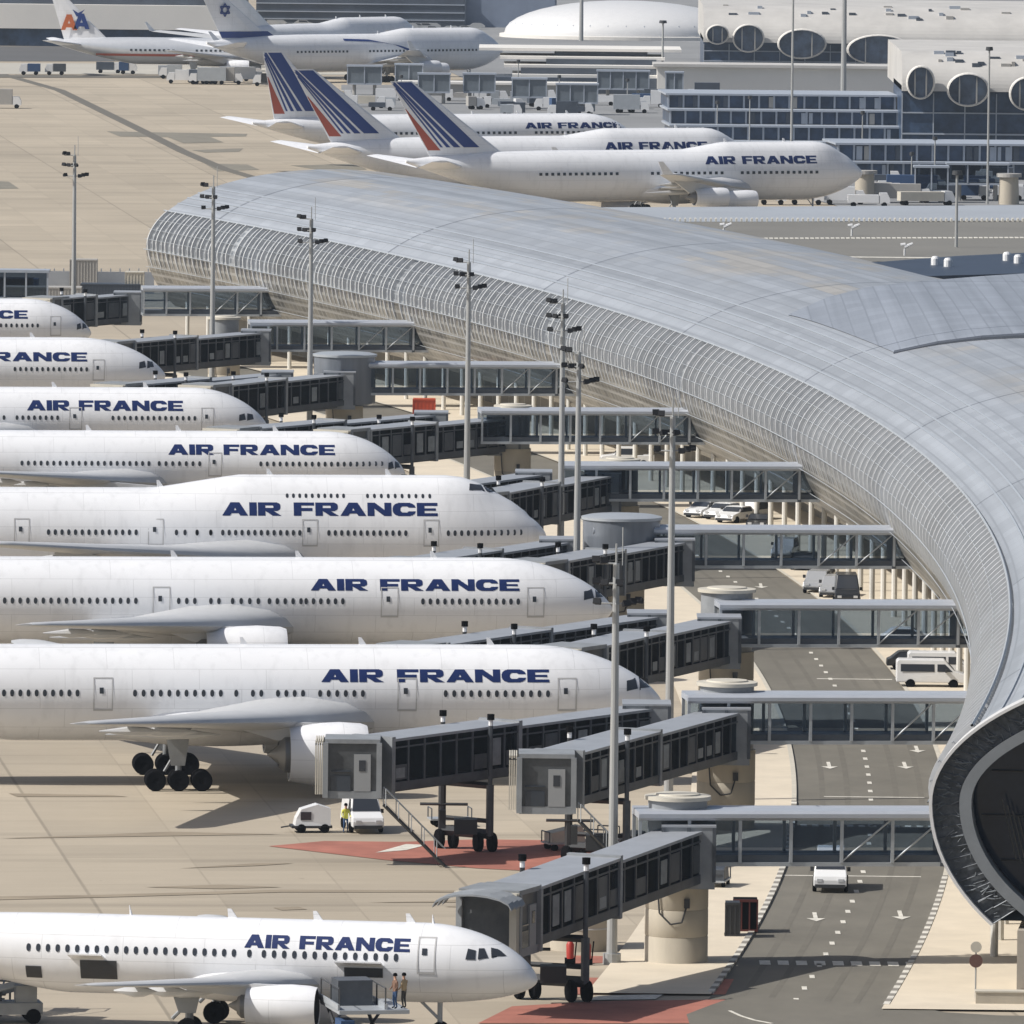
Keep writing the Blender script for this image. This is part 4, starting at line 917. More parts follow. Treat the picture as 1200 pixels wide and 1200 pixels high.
bridge(at(150,378,4.6),(-49,1163),60,4.5,'farthest boarding bridge reaching down to the nose that just enters the frame',stairs=False)

# ---------------------------------------------------------------- masts
def mast(X,Y,h,label,cat='floodlight mast',group='tall apron floodlight masts',heads=True):
    o=thing('floodlight_mast',label,cat,(X,Y,0),0,group)
    b=MB(); b.bar((0,0,0),(0,0,h-.9),.30 if heads else .3,12,.17); b.bar((0,0,0),(0,0,.6),.5,12); b.build('pole',M_mast,o,smooth=False)
    if not heads: return o
    b=MB(); b.bar((0,0,h-1),(0,0,h+.2),.06,5); b.bar((.35,0,h-1),(.35,0,h+1.1),.03,4)
    for z,x0,x1 in ((h-3.1,-1.0,1.1),(h-2.0,-1.1,.4),(h-.9,-1.1,0)): b.bar((x0,0,z),(x1,0,z),.05,4); b.bar((0,-.9,z),(0,.9,z),.05,4)
    b.build('crossarm',M_mast,o)
    fm=MB(); fm.add([(-.26,-.2,-.2),(.26,-.2,-.2),(.26,-.2,.22),(-.26,-.2,.22),(-.18,.22,-.12),(.18,.22,-.12),(.18,.22,.14),(-.18,.22,.14)],[(0,1,2,3),(4,7,6,5),(0,4,5,1),(1,5,6,2),(2,6,7,3),(3,7,4,0)]); fme=fm.mesh('floodlight',mat('floodlight_black',(.014,.015,.018),.8,spec=.2))
    for (x,y,z) in ((-1,-.3,h-3),(.55,-.4,h-3.1),(.95,-.1,h-3),(1.3,.2,h-2.95),(-1.1,-.1,h-1.9),(-.6,-.4,h-1.95),(-.2,.4,h-2.0),(.2,-.5,h-1.95),(-1.1,0,h-.7),(-.7,-.3,h-.75)):
        q=link('floodlight',fme,o); q.location=(x,y,z); q.rotation_euler=(R(-25),0,R(random.uniform(-40,40))); q.scale=(.85,.85,.8)
    return o
ML=['floodlight mast nearest the camera, rising past the foreground boarding bridge','tallest looking mast standing between the second and third stands by the cream sidewalk','right hand mast of the close pair in the middle','left hand mast of the close pair in the middle','single mast in front of the ribbed flank left of the close pair','mast left of the distant blue grey drum','mast at the rounded far end of the terminal','leftmost mast, standing against the tan far apron']
MP=[(5.75,607,23),(10.1,699.6,25.4),(4.8,813.5,23),(3.9,882.4,23),(-3.9,948.4,23),(-18.9,1029,23),(-29.9,1098.5,23),(-46.7,1174.4,23)]
for (X,Y,h),l in zip(MP,ML): mast(X,Y,h,l)
def farmast(px,ybase,ytop,label,r=.3):
    X,Y=at(px,ybase); 
    x,yb=px,ybase; dx=px-600;dy=ybase-600;y0=600+dy-RHO*dx; s=(y0-YH)/HP; h=(ybase-ytop)/s
    o=thing('lamp_mast',label,'mast',(X,Y,0),0,'plain masts beyond the terminal'); b=MB(); b.bar((0,0,0),(0,0,h),r,10,r*.7); b.build('pole',M_mast,o)
    b=MB(); b.rev([(.01,h),(r*2.6,h),(r*3,h-.5),(.01,h-.6)],'z',(0,0,0),12); b.build('lamp_ring',M_dark,o)
farmast(988,128,-30,'thick mast before the porthole windows of the far terminal',.55)
farmast(681,48,-30,'mast in front of the white dome',.5)
farmast(927,205,-10,'thin mast rising left of the thick mast over the glass terraces',.22)
farmast(1157,240,55,'thin mast at the right among the far glass terraces',.18)
farmast(1120,322,200,'thin pale mast on the deck beyond the terminal roof',.22)
farmast(776,108,24,'short mast left of the glass terraces',.25)

# ---------------------------------------------------------------- vehicles
def vehicle(kind,px,py,yaw,m,label,cat='van',group=None,xy=None):
    X,Y=xy if xy else at(px,py)
    nm={'van':'van','minibus':'minibus','car':'parked_car','suv':'parked_car','pickup':'pickup_truck'}[kind]
    o=thing(nm,label,cat,(X,Y,.02),R(yaw),group)
    if kind in('van','minibus'):
        L,W=(5.0,1.95); H=2.35 if kind=='van' else 2.05; prof=[(-L/2,.45),(-L/2,H-.15),(-L/2+.15,H),(L/2-1.6,H),(L/2-.85,1.25),(L/2-.1,1.0),(L/2,.75),(L/2,.4)]; wpos=(-L/2+1.0,L/2-.95)
        gl=[[(-L/2+.3,1.2),(L/2-2.3,1.2),(L/2-2.3,H-.32),(-L/2+.3,H-.32)],[(L/2-2.1,1.2),(L/2-1.0,1.2),(L/2-1.55,H-.32),(L/2-2.1,H-.32)]] if kind=='minibus' else [[(L/2-2.1,1.25),(L/2-1.0,1.25),(L/2-1.6,H-.35),(L/2-2.1,H-.35)]]
        ws=(L/2-1.55,H-.12,L/2-.9,1.3)
    elif kind in('car','suv'):
        L,W=4.3,1.75; H=1.45 if kind=='car' else 1.7; prof=[(-L/2,.4),(-L/2+.05,.85),(-L/2+.3,.95),(-L/2+.9,H-.04),(-L/2+1.3,H),(L/2-1.9,H-.02),(L/2-1.15,.98),(L/2-.2,.8),(L/2,.6),(L/2,.35)] if kind=='car' else [(-L/2,.4),(-L/2,1.0),(-L/2+.3,H-.08),(-L/2+.5,H),(L/2-1.8,H-.02),(L/2-1.15,1.08),(L/2-.15,.92),(L/2,.6),(L/2,.35)]; wpos=(-L/2+.8,L/2-.85)
        gl=[[(-L/2+.75,.98),(L/2-1.35,.98),(L/2-1.95,H-.1),(-L/2+1.05,H-.1)]]; ws=(L/2-1.85,H-.06,L/2-1.2,1.03)
    else:
        L,W,H=5.0,1.85,1.85; prof=[(-L/2,.5),(-L/2,1.1),(-L/2+1.7,1.1),(-L/2+1.75,H),(L/2-1.9,H),(L/2-1.2,1.15),(L/2-.1,1.0),(L/2,.6),(L/2,.4)]; wpos=(-L/2+1.0,L/2-.9)
        gl=[[(-L/2+1.95,1.15),(L/2-1.4,1.15),(L/2-1.95,H-.15),(-L/2+1.95,H-.15)]]; ws=(L/2-1.85,H-.1,L/2-1.25,1.2)
    b=MB(); n=len(prof); vs=[]
    for (yy,ins) in ((-W/2,0),(-W/2+.0,0),(W/2,0)):
        pass
    def yt(z,sg): return sg*(W/2-max(0,(z-1.0))*.14)
    for sg in (-1,1): vs+=[(x,yt(z,sg),z) for x,z in prof]
    b.add(vs,[tuple(range(n))[::-1],tuple(range(n,2*n))]+[(i,(i+1)%n,n+(i+1)%n,n+i) for i in range(n)])
    bo=b.build('body',m,o); bv=bo.modifiers.new('bevel','BEVEL'); bv.width=.06; bv.segments=2; bv.limit_method='ANGLE'
    for sg in (-1,1):
        for g in gl:
            b=MB(); b.add([(x,yt(z,sg)+sg*.012,z) for x,z in g],[(0,1,2,3)]); b.build('side_window',M_pane,o)
    x0,z0,x1,z1=ws; b=MB(); e=.03; b.add([(x0+e,yt(z0,-1)+.1,z0+e-.02),(x0+e,yt(z0,1)-.1,z0+e-.02),(x1+e,yt(z1,1)-.08,z1+e),(x1+e,yt(z1,-1)+.08,z1+e)],[(0,1,2,3)]); b.build('windscreen',M_pane,o)
    wb=MB(); wb.rev([(.02,-.1),(.2,-.11),(.3,-.12),(.34,-.08),(.34,.08),(.3,.12),(.2,.11),(.02,.1)],'y',(0,0,0),16); wme=wb.mesh('wheel',M_tyre,True)
    for x in wpos:
        for sg in (-1,1): q=link('wheel',wme,o); q.location=(x,sg*(W/2-.06),.34)
    for sg in (-1,1):
        b=MB(); b.box(L/2-.04,L/2+.03,sg*(W/2-.35)-.16,sg*(W/2-.35)+.16,.66,.84); b.build('headlight',M_alu,o)
        b=MB(); b.box(L/2-1.55,L/2-1.4,sg*(W/2+.1)-.1,sg*(W/2+.1)+.1,1.15,1.4); b.build('mirror',M_dark,o)
    b=MB(); b.box(L/2-.05,L/2+.06,-W/2+.1,W/2-.1,.32,.52); b.build('bumper',M_dark,o)
    return o
vehicle('van',424,973,-80,M_van,'white van facing the camera below the long boarding bridge cabin')
vehicle('van',973,1042,-92,M_van,'white van driving towards the camera on the road below the nearest walkway')
vehicle('minibus',1091,806,0,M_van,'white minibus with dark side windows, the nearer of two parked beside the terminal','minibus')
vehicle('minibus',1104,797,0,M_van,'white minibus parked just behind another one beside the terminal','minibus')
pk='cars parked along the terminal'
for i,(px,py,kd,m_,yw,lab,ct) in enumerate([(825,607,'car',M_van,-120,'leftmost white car of the nose out row under the fifth walkway','car'),
 (848,609,'car',M_van,-120,'second white car of the nose out row under the fifth walkway','car'),
 (862,613,'car',M_van,-120,'third white car of the nose out row, dark windscreen and tyre showing','car'),
 (882,610,'suv',M_van,-120,'white car at the right end of the nose out row','car'),
 (890,622,'car',M_blackcar,-100,'black car by the pavement edge just above the fourth walkway roof','car'),
 (920,655,'suv',M_silver,-100,'grey boxy car seen through the fourth walkway glass','car'),
 (943,668,'car',M_blackcar,-100,'dark low car behind the fourth walkway lower beam','car'),
 (958,694,'suv',M_silver,-100,'silver car parked behind the black van','car'),
 (962,684,'car',M_blackcar,-100,'dark car farther along the kerb behind the silver one','car'),
 (977,700,'suv',M_silver,-100,'silver grey car squeezed left of the black van','car'),
 (1073,786,'car',M_blackcar,0,'black car whose roof shows above the parked white minibuses','car')]):
    vehicle(kd,px,py,yw,m_,lab,ct,pk)
vehicle('van',992,708,-90,M_blackcar,'black van with its rear towards the third walkway','van',pk)
vehicle('pickup',735,547,180,M_van,'white pickup parked beyond the fifth walkway near the twin masts','pickup truck')
vehicle('car',1065,758,0,M_van,'white car seen through the third walkway glass','car',pk)
# tow tug / GPU cart
o=thing('ground_power_cart','small white wheeled ground power cart with dark hatch left of the white van','cart',(*at(365,975),0),R(8))
b=MB(); b.add([(-1.1,-.7,.4),(1.1,-.7,.4),(1.1,.7,.4),(-1.1,.7,.4),(-1.0,-.6,.9),(1.1,-.65,1.5),(1.1,.65,1.5),(-1.0,.6,.9),(-.7,-.6,1.45),(.3,-.62,1.75),(.3,.62,1.75),(-.7,.6,1.45)],[(0,3,2,1),(0,1,5,9,8,4),(1,2,6,5),(2,3,7,11,10,6),(3,0,4,7),(4,8,11,7),(8,9,10,11),(9,5,6,10)]); b.build('body',M_van,o)
b=MB(); b.box(-.75,-.1,-.66,-.62,.8,1.3); b.build('hatch',M_pane,o)
b=MB(); b.box(-1.3,1.2,-.75,.75,.3,.45); b.bar((-1.3,0,.4),(-1.9,0,.3),.05,5); b.build('chassis',M_dark,o)
for x in (-.7,.75):
    for sg in(-1,1): b=MB(); b.rev([(.02,-.1),(.28,-.1),(.28,.1),(.02,.1)],'y',(x,sg*.65,.28),12); b.build('wheel',M_tyre,o)
# cargo loader at the foreground jet
o=thing('cargo_loader','grey scissor cargo loader raised to the forward hold of the foreground jet','loader',(*at(414,1232),0),R(-78),'ground equipment')
b=MB(); b.box(-2.6,2.6,-1.25,2.4,2.2,2.4); b.box(-2.6,2.4,-1.3,-1.2,2.4,2.7); b.box(-2.6,2.4,1.2,1.3,2.4,2.7); b.build('platform',M_steel,o)
b=MB()
for sg in (-1,1): b.bar((-2,sg*1,.7),(1.8,sg*1,2.2),.1,4); b.bar((1.8,sg*1,.7),(-2,sg*1,2.2),.1,4)
b.build('scissor_arm',M_dark,o)
b=MB(); b.box(-2.8,2.8,-1.2,1.2,.4,.75); b.box(1.2,2.8,-1.2,-.5,.75,1.9); b.build('chassis',M_cloth,o)
b=MB()
for y in (-1.2,1.2):
    b.bar((-2.6,y,2.4),(-2.6,y,3.5),.04,4); b.bar((2.3,y,2.4),(2.3,y,3.5),.04,4); b.bar((0,y,2.4),(0,y,3.5),.04,4); b.bar((-2.6,y,3.5),(2.3,y,3.5),.04,4)
b.build('handrail',M_dark,o)
for x in (-1.9,1.9):
    for sg in(-1,1): b=MB(); b.rev([(.02,-.12),(.4,-.12),(.4,.12),(.02,.12)],'y',(x,sg*1.1,.4),14); b.build('wheel',M_tyre,o)
b=MB(); b.box(-1.4,.4,-.9,.9,2.41,3.7); o2=b.build('baggage_container',M_frame); o2.location=o.location; o2.rotation_euler=o.rotation_euler; tag(o2,'dark grey baggage container standing on the raised cargo loader','container')
# equipment at lower left corner
o=thing('belt_loader','grey belt loader cut by the left edge below the tail of the foreground jet','loader',(*at(12,1198),0),R(10),'ground equipment')
b=MB(); b.box(-2,1.6,-.9,.9,.5,1.1); b.box(.2,1.3,-.8,.1,1.1,2.0); b.build('body',M_cabin,o)
b=MB(); b.bar((-2.4,.45,1.2),(2.2,.45,2.3),.28,4); b.bar((-2.4,-.45,1.3),(2.2,-.45,2.4),.06,4); b.build('conveyor',M_steel,o)
for x in (-1.3,1.1):
    for sg in(-1,1): b=MB(); b.rev([(.02,-.12),(.4,-.12),(.4,.12),(.02,.12)],'y',(x,sg*.85,.4),14); b.build('wheel',M_tyre,o)
# airstair at the left edge by the rear fuselage
o=thing('passenger_stairs','dark mobile stairs against the rear of the foreground jet at the left edge','stairs',(*at(-8,1192),0),R(80),'ground equipment')
b=MB(); 
for i in range(14): b.box(-2+i*.3,-1.7+i*.3,-.8,.8,.4+i*.21,.5+i*.21)
b.box(2.1,3.6,-.9,.9,3.3,3.45); b.build('steps',M_dark,o)
b=MB()
for sg in(-.85,.85): b.bar((-2,sg,1.5),(2.2,sg,4.5),.05,4); b.bar((2.2,sg,4.5),(3.6,sg,4.5),.05,4); b.bar((3.5,sg,0.3),(3.5,sg,4.5),.09,4); b.bar((-2,sg,.3),(-2,sg,1.5),.06,4); b.bar((0.2,sg,.2),(.2,sg,3.1),.06,4)
b.build('handrail',M_frame,o)
# containers and equipment by the towers
def container(px,py,w_,d_,h,m,label,rz=0,name='freight_container',sub=None):
    X,Y=at(px,py); o=thing(name,label,'container',(X,Y,0),R(rz)); b=MB()
    b.box(-w_/2,w_/2,-d_/2,d_/2,.15,h)
    b.build('body',m,o); b=MB(); n=max(3,int(w_/.35))
    for i in range(n+1): x=-w_/2+w_*i/n; b.box(x-.04,x+.04,-d_/2-.05,-d_/2,.2,h-.1)
    b.box(-w_/2-.04,w_/2+.04,-d_/2-.08,-d_/2+.02,h-.12,h+.03); b.box(-w_/2-.04,w_/2+.04,-d_/2-.08,-d_/2+.02,.1,.22); b.build('ribs',sub or m,o)
    b=MB()
    for x in(-w_*.38,w_*.38): b.bar((x,-d_*.4,.15),(x,d_*.4,.15),.15,6)
    b.build('skid',M_tyre,o)
container(873,1092,1.35,1.6,1.9,M_tyre,'black ribbed bin with red base between the near tower and the road',0,sub=mat('dark_red_paint',(.09,.018,.014),.6))
container(858,1098,.8,1.4,2.0,M_dark,'tall grey cabinet left of the black ribbed bin')
container(497,486,2.2,2.2,1.6,M_orange,'orange red container on the apron near the seventh walkway',0)
container(760,905,2.2,2,1.4,M_cream,'cream equipment crate behind the second mast foot')
container(815,905,1.6,2,1.2,M_steel,'steel equipment crate between the second mast and its tower')
container(1155,1168,0,0,0,M_conc,'x') if False else None
o=thing('planter','low concrete planter block on the cream pavement by the road sign','planter',(*at(1178,1178),.12),0); b=MB(); b.box(-1.6,3,-.4,.4,0,.6); b.build('body',M_conc,o); b=MB(); b.box(-1.65,3.05,-.45,.45,.6,.68); b.build('rim',M_kerb,o)
# round tank pier beneath foreground bridge
o=thing('water_tank','short cream round tank half hidden below the foreground boarding bridge','tank',(*at(680,1112),0)); b=MB(); b.rev([(.01,0),(1.7,0),(1.7,3.6),(1.55,3.9),(.01,4.0)],'z',(0,0,0),32); b.build('body',M_conc,o,smooth=True); b=MB(); b.rev([(1.72,1.2),(1.74,1.25),(1.72,1.3)],'z',(0,0,0),32); b.rev([(1.72,2.4),(1.74,2.45),(1.72,2.5)],'z',(0,0,0),32); b.build('band',M_seam,o)
def dolly(px,py,label,load=None,rz=0):
    o=thing('baggage_dolly',label,'trolley',(*at(px,py),0),R(rz),'small apron trolleys'); b=MB(); b.box(-1.3,1.3,-.75,.75,.42,.52); b.bar((1.3,0,.45),(2.1,0,.3),.05,5); b.build('platform',M_steel,o)
    b=MB()
    for x in(-1.25,1.25): b.bar((x,-.7,.5),(x,-.7,1.15),.04,4); b.bar((x,.7,.5),(x,.7,1.15),.04,4); b.bar((x,-.7,1.15),(x,.7,1.15),.04,4)
    b.build('end_rail',M_frame,o)
    if load: b=MB(); b.add([(-1.1,-.65,.53),(1.1,-.65,.53),(1.1,.65,.53),(-1.1,.65,.53),(-1.1,-.65,1.1),(.9,-.6,1.5),(.9,.6,1.5),(-1.1,.65,1.1)],[(0,3,2,1),(4,5,6,7),(0,1,5,4),(1,2,6,5),(2,3,7,6),(3,0,4,7)]); b.build('load_cover',load,o)
    for x in(-.9,.9):
        for sg in(-1,1): b=MB(); b.rev([(.02,-.08),(.22,-.08),(.22,.08),(.02,.08)],'y',(x,sg*.62,.22),10); b.build('wheel',M_tyre,o)
for a in [(662,996,'loaded trolley with cream cover on the red zone under the square cabin',M_cream,20),(705,992,'empty trolley right of the cream covered one under the square cabin',None,70),(527,968,'empty trolley behind the stairs of the longest boarding bridge',None,10),(735,1003,'trolley with dark cover beside the nearest mast shaft',M_dark,40),(700,905,'trolley with blue cover beyond the square cabin',M_cloth,15),(610,905,'steel trolley with yellow cover between the two idle boarding bridges',M_yel,0),(838,1040,'trolley with grey cover on the cream pavement beside the stout tower',M_frame,80)]:
    dolly(*a)
# red wheel chocks / extinguisher trolleys
for (px,py,l) in ((668,1130,'red extinguisher trolley left of the cream tank foot'),(688,1131,'red extinguisher trolley by the foot of the nearest mast'),(704,1105,'red extinguisher trolley against the cream tank')):
    o=thing('extinguisher_trolley',l,'fire extinguisher',(*at(px,py),0),0,'red extinguisher trolleys'); b=MB(); b.rev([(.01,.3),(.2,.32),(.22,1.1),(.1,1.3),(.01,1.35)],'z',(0,0,0),12); b.build('cylinder',M_hot,o,smooth=True); b=MB(); b.bar((-.3,0,.2),(.3,0,.2),.18,8); b.bar((.25,.1,.2),(.35,.25,1.3),.04,4); b.build('trolley',M_tyre,o)
# round road sign
o=thing('road_sign','round no entry style sign seen from behind on a thin pole over the cream pavement','road sign',(*at(1143,1172),.12)); b=MB(); b.bar((0,0,0),(0,0,2.7),.045,6); b.build('pole',M_mast,o)
b=MB(); b.rev([(.01,-.03),(.36,-.03),(.36,.02),(.01,.02)],'y',(0,-.06,2.0),24); b.build('sign_plate',mat('sign_brown',(.12,.06,.05),.5),o); b=MB(); b.rev([(.01,-.03),(.3,-.03),(.3,.02),(.01,.02)],'y',(0,-.06,2.75),24); b.build('sign_plate',M_cream,o)
# ------------------------------------------------ people
def person(X,Y,z,yaw,label,top,legs,pose='stand'):
    vs=[(0,0,.95),(0,0,1.15),(0,0,1.38),(0,.01,1.52),(0,.03,1.64),(0,.03,1.74)]
    r=[.15,.14,.17,.06,.10,.08]; ed=[(0,1),(1,2),(2,3),(3,4),(4,5)]
    for sg in (-1,1):
        k=len(vs); vs+=[(sg*.09,0,.88),(sg*.12,.04,.48),(sg*.13,-.03,.09),(sg*.14,.12,.04)]; r+=[.1,.065,.045,.045]; ed+=[(0,k),(k,k+1),(k+1,k+2),(k+2,k+3)]
        k=len(vs); vs+=[(sg*.2,0,1.4),(sg*.27,.02,1.13),(sg*.25,.2,.95)]; r+=[.065,.045,.035]; ed+=[(2,k),(k,k+1),(k+1,k+2)]
    me=bpy.data.meshes.new('person'); me.from_pydata(vs,ed,[]); o=bpy.data.objects.new('person',me); SC.collection.objects.link(o)
    sk=o.modifiers.new('skin','SKIN')
    for i,v in enumerate(me.skin_vertices[0].data): v.radius=(r[i],r[i]*.85); v.use_root=(i==0)
    ss=o.modifiers.new('sub','SUBSURF'); ss.levels=1; ss.render_levels=1
    dg=bpy.context.evaluated_depsgraph_get(); m2=bpy.data.meshes.new_from_object(o.evaluated_get(dg)); o.modifiers.clear(); o.data=m2
    for m in (top,legs,M_skin,M_tyre): m2.materials.append(m)
    for p_ in m2.polygons:
        z_=p_.center.z; p_.use_smooth=True
        p_.material_index=3 if z_<.1 else (1 if z_<.93 and abs(p_.center.x)<.22 else (2 if z_>1.5 or (z_<1.0 and abs(p_.center.x)>.2) else 0))
    o.location=(X,Y,z); o.rotation_euler.z=R(yaw); tag(o,label,'person')
    b=MB(); b.rev([(.01,.13),(.09,.1),(.12,.02),(.11,-.04)],'z',(0,.01,1.72),12); b.build('hair',M_tyre,o,smooth=True)
person(*at(405,976),0,200,'person in a yellow vest and blue trousers between the power cart and the white van',M_yel,M_cloth)
X,Y=at(463,1182,2.42); person(X,Y,2.42,120,'person in a brown jacket working by the open forward cargo door',mat('brown_jacket',(.16,.09,.06),.8),M_cloth)
person(X+.45,Y+.2,2.42,60,'second person at the cargo door, dark trousers and tan shirt',mat('tan_shirt',(.4,.3,.18),.8),M_blackcar)

# ---------------------------------------------------------------- far background buildings
def bld(name,label,cat='building',group=None): return thing(name,label,cat,(0,0,0),0,group)
def slab(b,x0,x1,ybase,z0,z1,depth,dy=0):
    """axis aligned block whose front foot line shows at picture y = ybase"""
    X0,Y=at(x0,ybase); X1,_=at(x1,ybase); b.box(X0,X1,Y+dy,Y+dy+depth,z0,z1)
M_bglass=mat('far_blue_glass',(.035,.062,.115),.3,var=.7,scale=.35,spec=.5)
M_bwhite=mat('far_white_panel',(.72,.70,.66),.6,var=.08,scale=.05)
M_bgrey=mat('far_grey_concrete',(.36,.35,.33),.7,var=.15,scale=.1)
M_btan=mat('vault_roof_tan',(.47,.46,.44),.7,var=.16,scale=.12)
M_bdark=mat('far_dark',(.06,.075,.10),.5,var=.4,scale=.1)
M_ledge=mat('far_ledge',(.33,.37,.43),.5,var=.05)
# 1 long white banded building, top left
o=bld('hangar','long low building with a white panelled band at the upper left')
b=MB(); slab(b,-60,290,53,0,3.7,30); b.build('glazing',M_bglass,o)
b=MB(); slab(b,-60,290,53,3.7,8.8,31,-1); b.build('facade_panels',M_bwhite,o)
b=MB(); 
for i in range(24): x=-60+i*14.6; slab(b,x,x+.8,53,3.7,8.7,.1,-1.1)
b.build('panel_joint',M_seam,o)
b=MB(); slab(b,-60,290,53,8.8,14,26,3); b.build('upper_storey',M_bdark,o)
# 2 car park and dark clutter at the top
o=bld('office_block','dark blue glass office block filling the top edge left of the grey tower')
b=MB(); slab(b,300,545,30,0,7,40); b.build('wall',M_bdark,o)
b=MB()
for z in (1.5,3.2,5.0): slab(b,300,545,30,z,z+.22,.3,-.3)
b.build('ledge',M_ledge,o)
wm=MB(); wm.box(0,1.8,-.15,0,0,1.1); wme=wm.mesh('window',M_ledge)
for i in range(38):
    X,Y=at(304+i*6.2,30); q=link('window',wme,o); q.location=(X,Y-.02,random.choice((1.9,3.6,5.4)))
# low rows of pale parked vehicles in front of it
bc=None; kids=None
for i in range(34):
    px=300+random.random()*270; py=random.choice((31,34.5,38)); lab='distant parked car in the crowded car park below the dark office block'
    if bc is None:
        X,Y=at(px,py); bc=thing('parked_car',lab,'car',(X,Y,0),0,'distant cars in the car park'); b=MB(); n=6; pr=[(-2.1,.3),(-2.1,.9),(-1.2,1.45),(.6,1.45),(1.3,.95),(2.1,.8),(2.1,.3)]; n=len(pr)
        b.add([(x,-.85,z) for x,z in pr]+[(x,.85,z) for x,z in pr],[tuple(range(n))[::-1],tuple(range(n,2*n))]+[(j,(j+1)%n,n+(j+1)%n,n+j) for j in range(n)]); b.build('body',M_silver,bc)
        b=MB(); b.add([(-1.1,-.87,.98),(1.1,-.87,.98),(.5,-.87,1.38),(-1.0,-.87,1.38)],[(0,1,2,3)]); b.build('side_window',M_pane,bc); kids=kidmap(bc); src=bc
    else: copytree(src,(*at(px,py),0),R(random.choice((0,180))),lab,'distant cars in the car park',kids)
# 3 grey tower
o=bld('office_tower','plain grey tower block at the top edge left of the white dome','tower')
b=MB(); slab(b,545,650,32,0,26,30); b.build('wall',mat('tower_bluegrey',(.20,.24,.32),.5,var=.12,scale=.3),o)
b=MB(); slab(b,541,546,32,0,26,.5,-.6); slab(b,648,652,32,0,26,.5,-.6); b.build('corner_pier',M_ledge,o)
# 4 dome
X,Y=at(712,47); s=(47+320)/68
o=thing('dome_hall','white elliptical domed hall at the top centre','building',(X+4,Y+20,0)); o.scale=(1.18,1,.93)
b=MB(); prof=[(22.5*math.cos(t),1.0+7.8*math.sin(t)) for t in [math.pi/2*i/10 for i in range(11)]]; b.rev([(22.5,0)]+prof[:-1]+[(.05,8.8)],'z',(0,0,0),64); b.build('dome',mat('dome_white',(.64,.645,.65),.35,var=.04),o,smooth=True)
b=MB()
for i in range(40):
    t=2*math.pi*i/40; b.bar((22.6*math.cos(t),22.6*math.sin(t),0),(21.4*math.cos(t),21.4*math.sin(t),3.4),.12,4)
b.build('rib',M_ledge,o)
b=MB(); b.rev([(23.4,0),(23.4,.8),(22.5,.9)],'z',(0,0,0),64); b.build('plinth',M_bwhite,o)
# 5 vaulted terminals with portholes
def vault(label,x0,x1,ybase,zE,zC,run,holes,wallm,depth=40):
    X0,Y=at(x0,ybase); X1,_=at(x1,ybase); o=thing('vaulted_terminal',label,'terminal',((X0+X1)/2,Y,0),0,'vaulted terminals with portholes'); cx=(X0+X1)/2; hw=(X1-X0)/2
    b=MB(); b.box(-hw,hw,1.5,depth,0,zE); b.build('wall',wallm,o)
    b=MB(); n=16; vs=[]
    for i in range(n+1):
        t=math.pi/2*i/n
        e=.0
        for x in (-hw,hw): vs.append((x,-1.0+run*(1-math.cos(t)),zE-.8+(zC-zE+.8)*math.sin(t)))
    b.add(vs+[(-hw,depth+30,zC),(hw,depth+30,zC)],[(2*i,2*i+1,2*i+3,2*i+2) for i in range(n+1)]); 
    side=[vs[2*i] for i in range(n+1)]+[(-hw,depth+30,zC),(-hw,depth+30,zE-.8)]; b.add(side,[tuple(range(len(side)))]); b.build('roof',M_btan,o,smooth=False)
    for k in range(22):
        b=MB(); x=random.uniform(-hw*.9,hw*.95); t=math.pi/2*random.uniform(.45,.95); y=-1.0+run*(1-math.cos(t)); z=zE-.8+(zC-zE+.8)*math.sin(t); l_=random.uniform(.5,2.2); b.box(x,x+l_,y-.3,y+.8,z-.3,z+random.uniform(.2,.55)); b.build('roof_hatch',random.choice((M_bdark,M_bgrey,M_ledge)),o)
    b=MB()
    for k in range(int(hw*2/5)):
        x=-hw+k*5; b.box(x,x+.18,1.2,1.5,0,zE-1.2)
    b.box(-hw,hw,1.1,1.5,zE*.33,zE*.33+.25); b.box(-hw,hw,1.1,1.5,zE*.62,zE*.62+.2); b.build('facade_mullion',M_ledge,o)
    for (px,py,w_,h_) in holes:
        X=at(px,ybase)[0]-cx; sc=(ybase-RHO*(px-600)-YH)/HP; z=(ybase-py)/sc; rx,rz=w_/2/sc,h_/2/sc
        h=MB(); h.add([(X+rx*math.cos(a),-1.55-.25*math.sin(a),z+rz*math.sin(a)) for a in [2*math.pi*i/28 for i in range(28)]],[tuple(range(28))]); ho=h.build('porthole',mat('porthole_glass',(.08,.11,.16),.25,var=.6,scale=.5),o)
        f=MB(); pts=[(X+rx*math.cos(a),-1.62-.25*math.sin(a),z+rz*math.sin(a)) for a in [2*math.pi*i/28 for i in range(29)]]
        for a,c in zip(pts,pts[1:]): f.bar(a,c,.16,4)
        for q in (-.42,.42): f.bar((X+rx*q,-1.64,z-rz*.88),(X+rx*q,-1.64,z+rz*.88),.12,4)
        f.build('porthole_frame',M_bwhite,ho)
        sk=MB(); sk.rev([(1.0,0),(.96,-2.0)],'y',(0,0,0),28); k0=sk.v; sk.v=[(X+v[0]*rx,-1.5-v[1]*-.9-.25*v[2]*0,z+v[2]*rz) for v in k0]; sk.build('porthole_surround',M_btan,ho)
    return o
vault('upper vaulted terminal with a long pale roof and a row of oval portholes',824,1260,86,7.0,13.2,14,[(840,40,26,22),(876,44,36,32),(938,50,56,34),(1027,56,74,34)],M_bglass)
vault('lower right vaulted terminal with three oval portholes above glass',1056,1290,186,11.6,17.0,10,[(1077,96,32,38),(1132,104,48,38),(1200,108,40,38)],MATS['far_blue_glass'])
